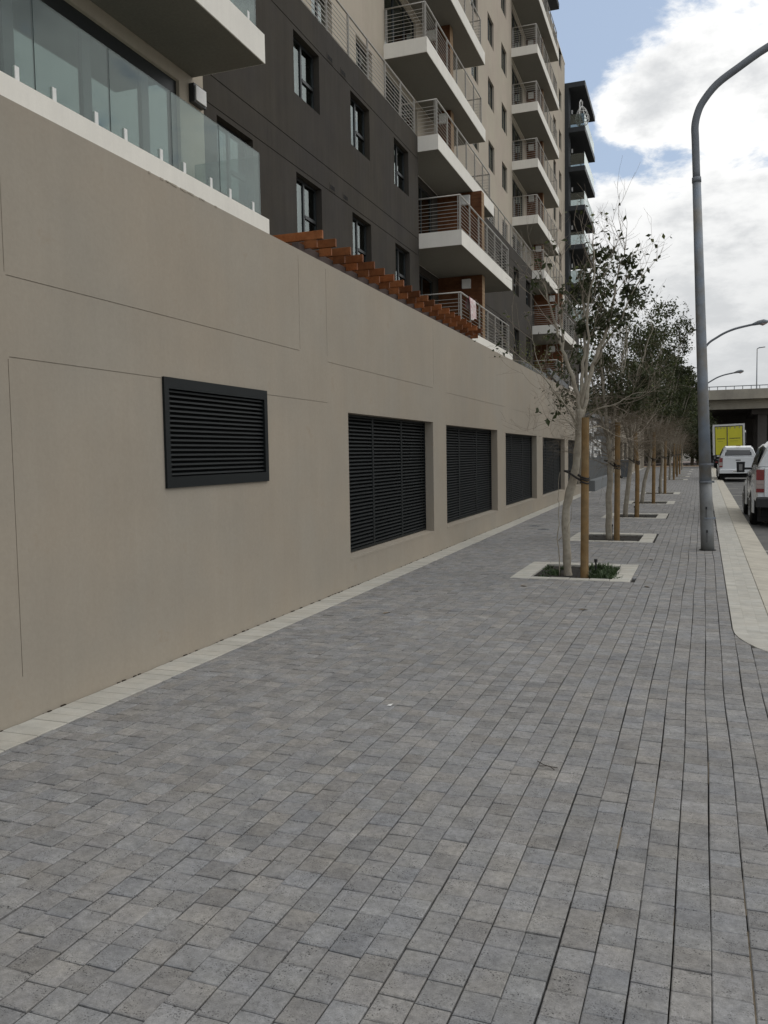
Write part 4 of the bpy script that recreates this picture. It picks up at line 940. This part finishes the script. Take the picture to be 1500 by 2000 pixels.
# ------------------------------------------------------------------ street lamps
def lamp(x, y, lab, near, sc=1.0):
    t = thing('street_lamp', lab, 'street lamp', (x, y, -.02), group='curved arm street lamps along the kerb')
    X = lambda z: x-.037*z if z < 6.4 else x-.037*6.4
    rd_ = lambda z: .100-.0089*z if z < 1.9 else .083-.00568*(z-1.9)
    for nm_, m_, a, b in (('pole_base', 'lamp_base', -.02, 1.06), ('pole', 'lamp_pole', 1.0601, 5.6)):
        mb = MB(); mb.tube([(X(z), y, z) for z in np.linspace(a, b, 4)], [rd_(z)-(.0006 if nm_ == 'pole' else 0) for z in np.linspace(a, b, 4)], 24); mb.build(nm_, m_, t, smooth=True)
    mb = MB(); mb.tube([(X(5.585), y, 5.585), (X(5.66), y, 5.66)], [.068, .066], 24); mb.build('joint_collar', 'lamp_pole_old', t, smooth=True)
    pts = [(X(5.64), y, 5.64), (X(6.2), y, 6.2), (X(6.4), y, 6.42), (X(6.4)+.035, y, 6.60), (X(6.4)+.11, y, 6.76), (X(6.4)+.30, y, 6.98), (x+.36, y, 7.17), (x+.75, y, 7.39), (x+1.25, y, 7.57), (x+1.85, y, 7.69), (x+2.05, y, 7.72)]
    mb = MB(); mb.tube([tuple(p) for p in Tree(1).smooth(pts, 4, 0)], .055, 16); mb.build('arm', 'lamp_pole_old', t, smooth=True)
    mb = MB(); hx = x+2.0
    mb.tube([(hx, y, 7.71), (hx+.12, y, 7.74), (hx+.3, y, 7.79), (hx+.55, y, 7.83), (hx+.75, y, 7.82)], [.05, .075, .11, .12, .06], 12); mb.build('lantern', 'lamp_pole', t, smooth=True)
    mb = MB(); mb.tube([(hx+.33, y, 7.74), (hx+.5, y, 7.73), (hx+.7, y, 7.76)], [.04, .10, .03], 12); mb.build('lens', 'clear_lens', t, smooth=True)
    if near:
        for z, rr_ in ((1.06, .098), (.50, .101), (1.33, .095)):
            mb = MB(); cx = X(z); mb.tube([(cx, y, z-.014), (cx, y, z+.014)], rr_, 24)
            mb.box(cx+rr_-.004, cx+rr_+.03, y-.012, y+.012, z-.016, z+.016); mb.box(cx-.03, cx+.03, y-rr_-.010, y-rr_+.01, z-.008, z+.008); mb.build('strap', 'lamp_pole_old' if z > .6 else 'lamp_pole', t)
        for z in (.30, .66): mb = MB(); mb.box(X(z)-.012, X(z)+.012, y-.112, y-.08, z-.02, z+.02); mb.box(X(z)-.002, X(z)+.002, y-.110, y-.08, z-.17, z-.02); mb.build('rust_bolt', 'car_black', t)
        mb = MB(); mb.tube([(x, y, -.021), (x, y, .006)], .125, 24); mb.build('mortar_collar', 'bedding', t)
    return t
lamp(.057, 13.85, 'nearest street lamp, thick grey pole with curved arm reaching out of view', True)
lamp(.13, 46.0, 'second street lamp, arm showing right of the nearest pole', False)
lamp(.13, 74.0, 'farthest small street lamp just above the bridge deck', False)

# ------------------------------------------------------------------ bridge
br = thing('road_bridge', 'grey concrete road bridge crossing over the street in the distance', 'bridge', (6, 97, -.3))
mb = MB(); mb.box(-42, 60, 94.6, 112, 6.70, 7.05); mb.box(-42, 60, 94.25, 94.62, 6.72, 7.72); mb.box(-42, 60, 111.9, 112.3, 6.72, 7.72); mb.build('deck', 'concrete', br)
for j, y in enumerate((95.3, 98.5, 102, 105.5, 109)): mb = MB(); mb.box(-42, 60, y, y+.8, 5.75, 6.699); mb.build('girder', 'concrete' if j == 0 else 'concrete_shaded', br)
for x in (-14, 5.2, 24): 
    mb = MB(); mb.box(x, x+.9, 97, 98.4, -.3, 5.2); mb.box(x, x+.9, 105, 106.4, -.3, 5.2); mb.box(x-.6, x+1.5, 96.8, 110, 5.2, 5.749); mb.build('pier', 'concrete_shaded', br)
a = MB(); a.tube([(-42, 94.4, 8.06), (60, 94.4, 8.06)], .045, 6); a.build('handrail', 'lamp_pole', br)
for i in range(-20, 60): mb = MB(); x = i*.8-10; mb.box(x-.035, x+.035, 94.37, 94.43, 7.72, 8.05); mb.build('rail_post', 'lamp_pole', br)
ab = thing('dark_closing_wall', 'added dark wall closing off the light under the far side of the bridge', 'wall', (12, 111, -.3))  # added to keep the underside dark, opening shaped for a bright patch
mb = MB(); mb.box(4.75, 40, 112.4, 113.4, -.3, 7.0); mb.box(-1.0, 3.4, 112.4, 113.4, -.3, 7.0); mb.box(-30, -5, 112.4, 113.4, -.3, 7.0); mb.box(3.4, 4.75, 112.4, 113.4, 3.9, 7.0); mb.box(3.4, 4.75, 112.4, 113.4, -.3, 2.2); mb.build('wall', 'concrete_shaded', ab)
t = thing('bridge_lamp', 'thin tall lamp post standing on the bridge', 'lamp post', (5.2, 100, 7.05))
mb = MB(); mb.tube([(5.2, 100, 7.05), (5.2, 100, 12.35)], [.07, .04], 8); mb.build('pole', 'lamp_pole', t)
mb = MB(); mb.tube([(5.2, 100, 12.35), (5.4, 100, 12.45), (6.0, 100, 12.5)], [.04, .06, .05], 8); mb.build('lantern', 'lamp_pole', t)
t = thing('bright_gap_block', 'added pale block standing for the gap of light under the bridge', 'building', (8, 150, -.3))  # added pale block that makes the gap of light behind the opening
mb = MB(); mb.box(2, 20, 150, 160, -.3, 9); mb.build('wall', 'white_plaster', t)
for i in range(6): mb = MB(); mb.box(3+i*2.6, 4.2+i*2.6, 149.9, 149.99, 2.5, 4.3); mb.build('window', 'car_glass', t)

# ------------------------------------------------------------------ vehicles
def loft(mb, secs, close=True, mi=0):
    n = len(secs[0]); b = len(mb.v)
    for s_ in secs: mb.v += [tuple(p) for p in s_]
    for i in range(len(secs)-1):
        for j in range(n): j2 = (j+1) % n; mb.f.append((b+i*n+j, b+i*n+j2, b+(i+1)*n+j2, b+(i+1)*n+j)); mb.m.append(mi)
    if close: mb.f.append(tuple(b+j for j in reversed(range(n)))); mb.f.append(tuple(b+(len(secs)-1)*n+j for j in range(n))); mb.m += [mi, mi]
def wheel(x, y, z, r_, w, side, parent):
    mb = MB(); mb.tube([(x-w/2, y, z), (x-w/2+.03, y, z), (x+w/2-.03, y, z), (x+w/2, y, z)], [r_-.03, r_, r_, r_-.03], 28); o = mb.build('tyre', 'tyre', parent)
    mb = MB(); xo = x+side*w/2; mb.tube([(xo-side*.02, y, z), (xo+side*.008, y, z)], [r_*.62, r_*.58], 20)
    for i in range(6):
        a = i*math.pi/3; mb.tube([(xo+side*.012, y, z), (xo+side*.012, y+math.cos(a)*r_*.55, z+math.sin(a)*r_*.55)], .022, 5)
    mb.build('rim', 'rim', parent)
def pickup(x, y, lab, black_bumper, zr=-.13):
    """rear face at y, centre line at x, facing +y; local coordinates with z from the road"""
    t = thing('pickup_truck', lab, 'pickup truck', (x, y, zr), group='white pickups parked along the kerb'); O = Vector((0, 0, 0))
    B = lambda mb, n, m, **k: mb.build(n, m, t, off=O, **k)
    hw = .925
    def sec(yy, w, zb, zt, tw=0): # closed half-round section of the lower body
        r_ = .06; return [(-w+.10, yy, zb), (-w+.01, yy, zb+.10), (-w, yy, zb+.33), (-w+.015, yy, zt-.18), (-w+.05+tw, yy, zt-.02), (-w+.09+tw, yy, zt), (w-.09-tw, yy, zt), (w-.05-tw, yy, zt-.02), (w-.015, yy, zt-.18), (w, yy, zb+.33), (w-.01, yy, zb+.10), (w-.10, yy, zb)]
    mb = MB(); loft(mb, [sec(.06, hw-.05, .56, 1.28), sec(.14, hw-.01, .50, 1.30), sec(.5, hw, .48, 1.30), sec(1.9, hw, .42, 1.30), sec(2.2, hw, .38, 1.22), sec(3.7, hw, .38, 1.16), sec(4.4, hw-.01, .42, 1.10), sec(5.0, hw-.06, .42, 1.02), sec(5.18, hw-.16, .5, .92)])
    body = B(mb, 'body', 'car_white', smooth=False, bevel=.012)
    # double cab
    def cs(yy, wb, wt, z0, z1): return [(-wb, yy, z0), (-wt-.03, yy, z1-.10), (-wt+.08, yy, z1), (wt-.08, yy, z1), (wt+.03, yy, z1-.10), (wb, yy, z0)]
    mb = MB(); loft(mb, [cs(1.66, .84, .66, 1.25, 1.74), cs(1.95, .845, .67, 1.2, 1.78), cs(3.1, .845, .68, 1.16, 1.80), cs(3.35, .84, .66, 1.14, 1.74), cs(4.1, .80, .50, 1.12, 1.20)])
    B(mb, 'cab', 'car_white', bevel=.01)
    # glass of the cab sides and windscreen
    for sgn in (-1, 1):
        for (a, b) in ((1.85, 2.5), (2.56, 3.3)):
            mb = MB(); mb.add([(sgn*.843, a, 1.24), (sgn*.843, b, 1.24), (sgn*.722, b-.12, 1.66), (sgn*.722, a+.05, 1.66)], [(0, 1, 2, 3)]); B(mb, 'side_window', 'car_glass')
    # canopy
    mb = MB(); loft(mb, [cs(.10, .86, .66, 1.30, 1.76), cs(.16, .87, .68, 1.30, 1.80), cs(.8, .875, .70, 1.30, 1.86), cs(1.64, .87, .69, 1.26, 1.83)])
    can = B(mb, 'canopy', 'car_white', bevel=.012)
    mb = MB(); mb.add([(-.60, .088, 1.39), (.60, .088, 1.39), (.55, .100, 1.66), (.50, .103, 1.69), (-.50, .103, 1.69), (-.55, .100, 1.66)], [(0, 1, 2, 3, 4, 5)]); mb.build('rear_window', 'car_glass', can, off=O)
    mb = MB(); mb.add([(-.64, .093, 1.36), (.64, .093, 1.36), (.58, .106, 1.70), (-.58, .106, 1.70)], [(0, 1, 2, 3)]); mb.build('window_seal', 'car_black', can, off=O)
    mb = MB(); mb.box(-.10, .10, .05, .11, 1.84, 1.875); mb.build('brake_light', 'red_lens', can, off=O)
    for sgn in (-1, 1):
        mb = MB(); mb.add([(sgn*.879, .28, 1.38), (sgn*.879, 1.5, 1.38), (sgn*.765, 1.42, 1.68), (sgn*.765, .42, 1.70)], [(0, 1, 2, 3)]); w_ = mb.build('side_window', 'car_glass', can, off=O)
        mb = MB(); mb.add([(sgn*.872, .22, 1.34), (sgn*.872, 1.56, 1.34), (sgn*.752, 1.47, 1.72), (sgn*.752, .36, 1.74)], [(0, 1, 2, 3)]); mb.build('window_seal', 'car_black', can, off=O)
    mb = MB(); mb.box(-.74, .74, .035, .06, .62, 1.27); tg = B(mb, 'tailgate', 'car_white', bevel=.012)
    mb = MB(); mb.box(-.12, .12, .015, .034, 1.10, 1.15); mb.build('handle', 'car_black', tg, off=O)
    mb = MB(); n = 16; mb.add([(.09*math.cos(2*math.pi*i/n), .030, .99+.035*math.sin(2*math.pi*i/n)) for i in range(n)], [tuple(range(n))]); mb.build('badge', 'car_black', tg, off=O)
    for sgn in (-1, 1):
        for z0, z1, m in ((1.02, 1.24, 'red_lens'), (.93, 1.015, 'clear_lens'), (.84, .925, 'clear_lens'), (.76, .835, 'red_lens')):
            mb = MB(); a, b = sorted((sgn*.745, sgn*.90)); loft(mb, [[(a, .02, z0), (b, .035, z0), (b, .035, z1), (a, .02, z1)], [(a, .16, z0), (b+.01*sgn, .26, z0), (b+.01*sgn, .26, z1), (a, .16, z1)]]); B(mb, 'tail_light', m)
        # fender flare
        for yw in (1.12, 4.32):
            mb = MB(); m_ = [(sgn*(hw+.022), yw+.50*math.cos(a), .36+.50*math.sin(a)) for a in np.linspace(-.15, math.pi+.15, 14)]
            mi_ = [(sgn*(hw+.028), yw+.41*math.cos(a), .36+.41*math.sin(a)) for a in np.linspace(-.15, math.pi+.15, 14)]
            m0 = [(sgn*(hw-.02), yw+.54*math.cos(a), .36+.54*math.sin(a)) for a in np.linspace(-.15, math.pi+.15, 14)]
            mb.add(m_+mi_, [(i, i+1, 15+i, 14+i) for i in range(13)]); mb.add(m0+m_, [(i, i+1, 15+i, 14+i) for i in range(13)]); B(mb, 'wheel_arch_flare', 'car_white')
            mb = MB(); xo = sgn*(hw+.012); mb.tube([(sgn*(hw-.1), yw, .36), (xo, yw, .36)], .415, 24); B(mb, 'wheel_well', 'void')
            mb2 = bpy.data.objects.new('wheel', None); C.objects.link(mb2); mb2.parent = t; OFF[t.name] = Vector((0, 0, 0)); wheel(sgn*(hw-.085), yw, .375, .375, .25, sgn, mb2)
        mb = MB(); loft(mb, [[(sgn*1.00, 3.32, 1.13), (sgn*1.17, 3.30, 1.13), (sgn*1.18, 3.30, 1.36), (sgn*1.0, 3.32, 1.36)], [(sgn*1.00, 3.22, 1.11), (sgn*1.18, 3.20, 1.11), (sgn*1.19, 3.20, 1.37), (sgn*.99, 3.22, 1.37)]]); mb.tube([(sgn*.8, 3.26, 1.20), (sgn*1.02, 3.26, 1.2)], .03, 6); mr = B(mb, 'wing_mirror', 'car_black')
        mb = MB(); mb.add([(sgn*1.05, 3.19, 1.155), (sgn*1.125, 3.19, 1.155), (sgn*1.13, 3.19, 1.31), (sgn*1.05, 3.19, 1.31)], [(0, 1, 2, 3)]); mb.build('mirror_glass', 'rim', mr, off=O)
        for yy in (1.9, 2.52, 3.35): mb = MB(); mb.box(*sorted((sgn*(hw+.0005), sgn*(hw-.012))), yy-.005, yy+.005, .5, 1.12); B(mb, 'door_gap', 'car_black')
        for yy in (2.1, 2.8): mb = MB(); mb.box(*sorted((sgn*(hw-.01), sgn*(hw+.03))), yy, yy+.2, 1.02, 1.06); B(mb, 'door_handle', 'car_black')
    mb = MB(); bevbox(mb, -.90, .90, -.12, .10, .45, .66, .03); B(mb, 'rear_bumper', 'car_black' if black_bumper else 'car_white', bevel=.01)
    mb = MB(); mb.box(-.26, .26, -.127, -.121, .50, .61); pl = B(mb, 'number_plate', 'paper')
    rs = random.Random(int(y)); 
    for i in range(7): mb = MB(); mb.box(-.22+i*.065, -.18+i*.065, -.130, -.1275, .53, .58); mb.build('plate_mark', 'print_dark', pl, off=O)
    mb = MB(); mb.box(-.8, .8, .1, 5.0, .22, .48); B(mb, 'chassis', 'void')
    for sgn in (-1, 1):
        mb = MB(); mb.box(*sorted((sgn*.62, sgn*.84)), .55, .57, .10, .42); B(mb, 'mud_flap', 'car_black')
    return t
pickup(1.93, 19.45, 'near white pickup with canopy and black rear bumper, closest parked vehicle', True)
pickup(1.62, 46.9, 'second white pickup with a canopy, parked behind the yellow-doored truck', False)
tk = thing('box_truck', 'white box truck with bright yellow rear doors parked before the bridge', 'truck', (2.0, 78, -.13)); tk.rotation_euler = (0, math.radians(-1.6), 0); OFF[tk.name] = Vector((0, 0, 0)); O0 = Vector()
def TB(mb, n, m, p=None, **k): return mb.build(n, m, p or tk, off=O0, **k)
mb = MB(); mb.box(-1.25, 1.25, .03, 6.2, 1.15, 3.80); bx_ = TB(mb, 'box_body', 'truck_white')
for a in ((-1.27, -1.12, 1.1, 3.85), (1.12, 1.27, 1.1, 3.85)): mb = MB(); mb.box(a[0], a[1], -.03, .1, a[2], a[3]); TB(mb, 'door_frame', 'truck_white')
mb = MB(); mb.box(-1.12, 1.12, -.03, .1, 3.70, 3.85); TB(mb, 'door_frame', 'truck_white')
mb = MB(); mb.box(-1.12, 1.12, -.03, .1, 1.1, 1.2); TB(mb, 'door_frame', 'truck_white')
mb = MB(); mb.box(-1.11, 1.11, .0, .028, 1.21, 3.69); TB(mb, 'door_seal', 'print_dark')
rs = random.Random(4)
for a, b in ((-1.06, -.16), (-.08, 1.06)):
    mb = MB(); mb.box(a, b, -.022, -.001, 1.26, 3.62); d_ = TB(mb, 'rear_door', 'yellow_panel')
    x = a+.14; 
    while x < b-.16: w = rs.uniform(.05, .09); mb = MB(); mb.box(x, x+w, -.027, -.0225, 2.58, 2.66); TB(mb, 'lettering', 'print_dark', d_); x += w+.025
    x = a+.2
    while x < b-.3: w = rs.uniform(.03, .07); mb = MB(); mb.box(x, x+w, -.027, -.0225, 2.38, 2.405); TB(mb, 'lettering', 'print_dark', d_); x += w+.02
    for xx in (a+.2, (a+b)/2, b-.2): mb = MB(); mb.box(xx-.015, xx+.015, -.05, -.0225, 3.45, 3.62); mb.box(xx-.06, xx+.06, -.045, -.0225, 3.52, 3.56); TB(mb, 'hinge', 'rim', d_)
mb = MB(); mb.tube([(-.12, -.06, 1.22), (-.12, -.06, 3.66)], .022, 6); TB(mb, 'lock_rod', 'rim')
mb = MB(); mb.box(-1.1, 1.1, .2, 8.0, .75, 1.14); TB(mb, 'chassis', 'car_black')
mb = MB(); mb.box(-1.2, 1.2, -.08, .04, .55, .72); TB(mb, 'rear_bumper', 'car_black')
mb = MB(); mb.box(-1.05, 1.05, 6.3, 8.1, .8, 2.75); TB(mb, 'cab', 'truck_white', bevel=.08)
for y_ in (1.6, 6.9):
    for s_ in (-1, 1): w0 = bpy.data.objects.new('wheel', None); C.objects.link(w0); w0.parent = tk; wheel(s_*1.0, y_, .47, .47, .4, s_, w0)
for s_ in (-1, 1): mb = MB(); mb.box(*sorted((s_*.8, s_*1.1)), -.10, -.081, .58, .69); TB(mb, 'tail_light', 'red_lens')

# ------------------------------------------------------------------ small litter
p = thing('paper_scrap', 'tiny white scrap of paper lying on the paving', 'litter', (-1.81, 4.77, .003))
mb = MB(); mb.add([(-1.825, 4.76, .0035), (-1.795, 4.755, .006), (-1.79, 4.785, .012), (-1.82, 4.79, .004)], [(0, 1, 2, 3)]); mb.build('paper', 'paper', p)
p = thing('dry_twig', 'thin dark dry twig lying across the paving blocks', 'twig', (-.71, 4.05, .003))
mb = MB(); mb.tube([(-.77, 4.11, .006), (-.73, 4.06, .010), (-.70, 4.04, .012), (-.66, 4.05, .006)], .0022, 4); mb.tube([(-.75, 4.05, .005), (-.70, 4.045, .012), (-.67, 4.02, .005)], .0018, 4); mb.build('stick', 'twig_dark', p)

for i, (x, y) in enumerate([(-3.35, 17.65), (-3.02, 16.9)]):
    p = thing('valve_cover', ['small dark metal cover set in the paving near the wall, the farther of two', 'small dark metal cover set in the paving near the wall, the nearer of two'][i], 'cover', (x, y, .004), group='small metal covers in the paving')
    mb = MB(); bevbox(mb, x-.11, x+.11, y-.10, y+.10, -.01, .006, .004); mb.build('lid', 'bin_grey', p)
    mb = MB(); mb.box(x-.05, x+.05, y-.008, y+.008, .0061, .010); mb.build('grip', 'car_black', p)
rs = random.Random(9)
for i, (x, y) in enumerate([(-1.95, 9.6), (-.6, 9.9), (-2.9, 7.6), (-.7, 12.4), (-1.1, 8.3)]):
    p = thing('fallen_leaf', ['dry brown leaf just before the nearest tree pit', 'dry leaf right of the nearest tree pit', 'dry leaf lying near the foot of the wall', 'dry leaf beyond the nearest tree pit', 'dry leaf in the open middle of the paving'][i], 'leaf', (x, y, .004), group='fallen leaves')
    mb = MB(); a = rs.uniform(0, 6.28); l = .05; c_, s_ = math.cos(a), math.sin(a)
    q = [(-l, 0, .004), (-l*.3, l*.35, .012), (l*.5, l*.28, .010), (l, 0, .005), (l*.5, -l*.28, .013), (-l*.3, -l*.35, .008), (0, 0, .004)]
    mb.add([(x+u*c_-v*s_, y+u*s_+v*c_, w) for u, v, w in q], [(0, 6, 1), (1, 6, 2), (2, 6, 3), (3, 6, 4), (4, 6, 5), (5, 6, 0)]); mb.build('blade', 'bark_brown', p)
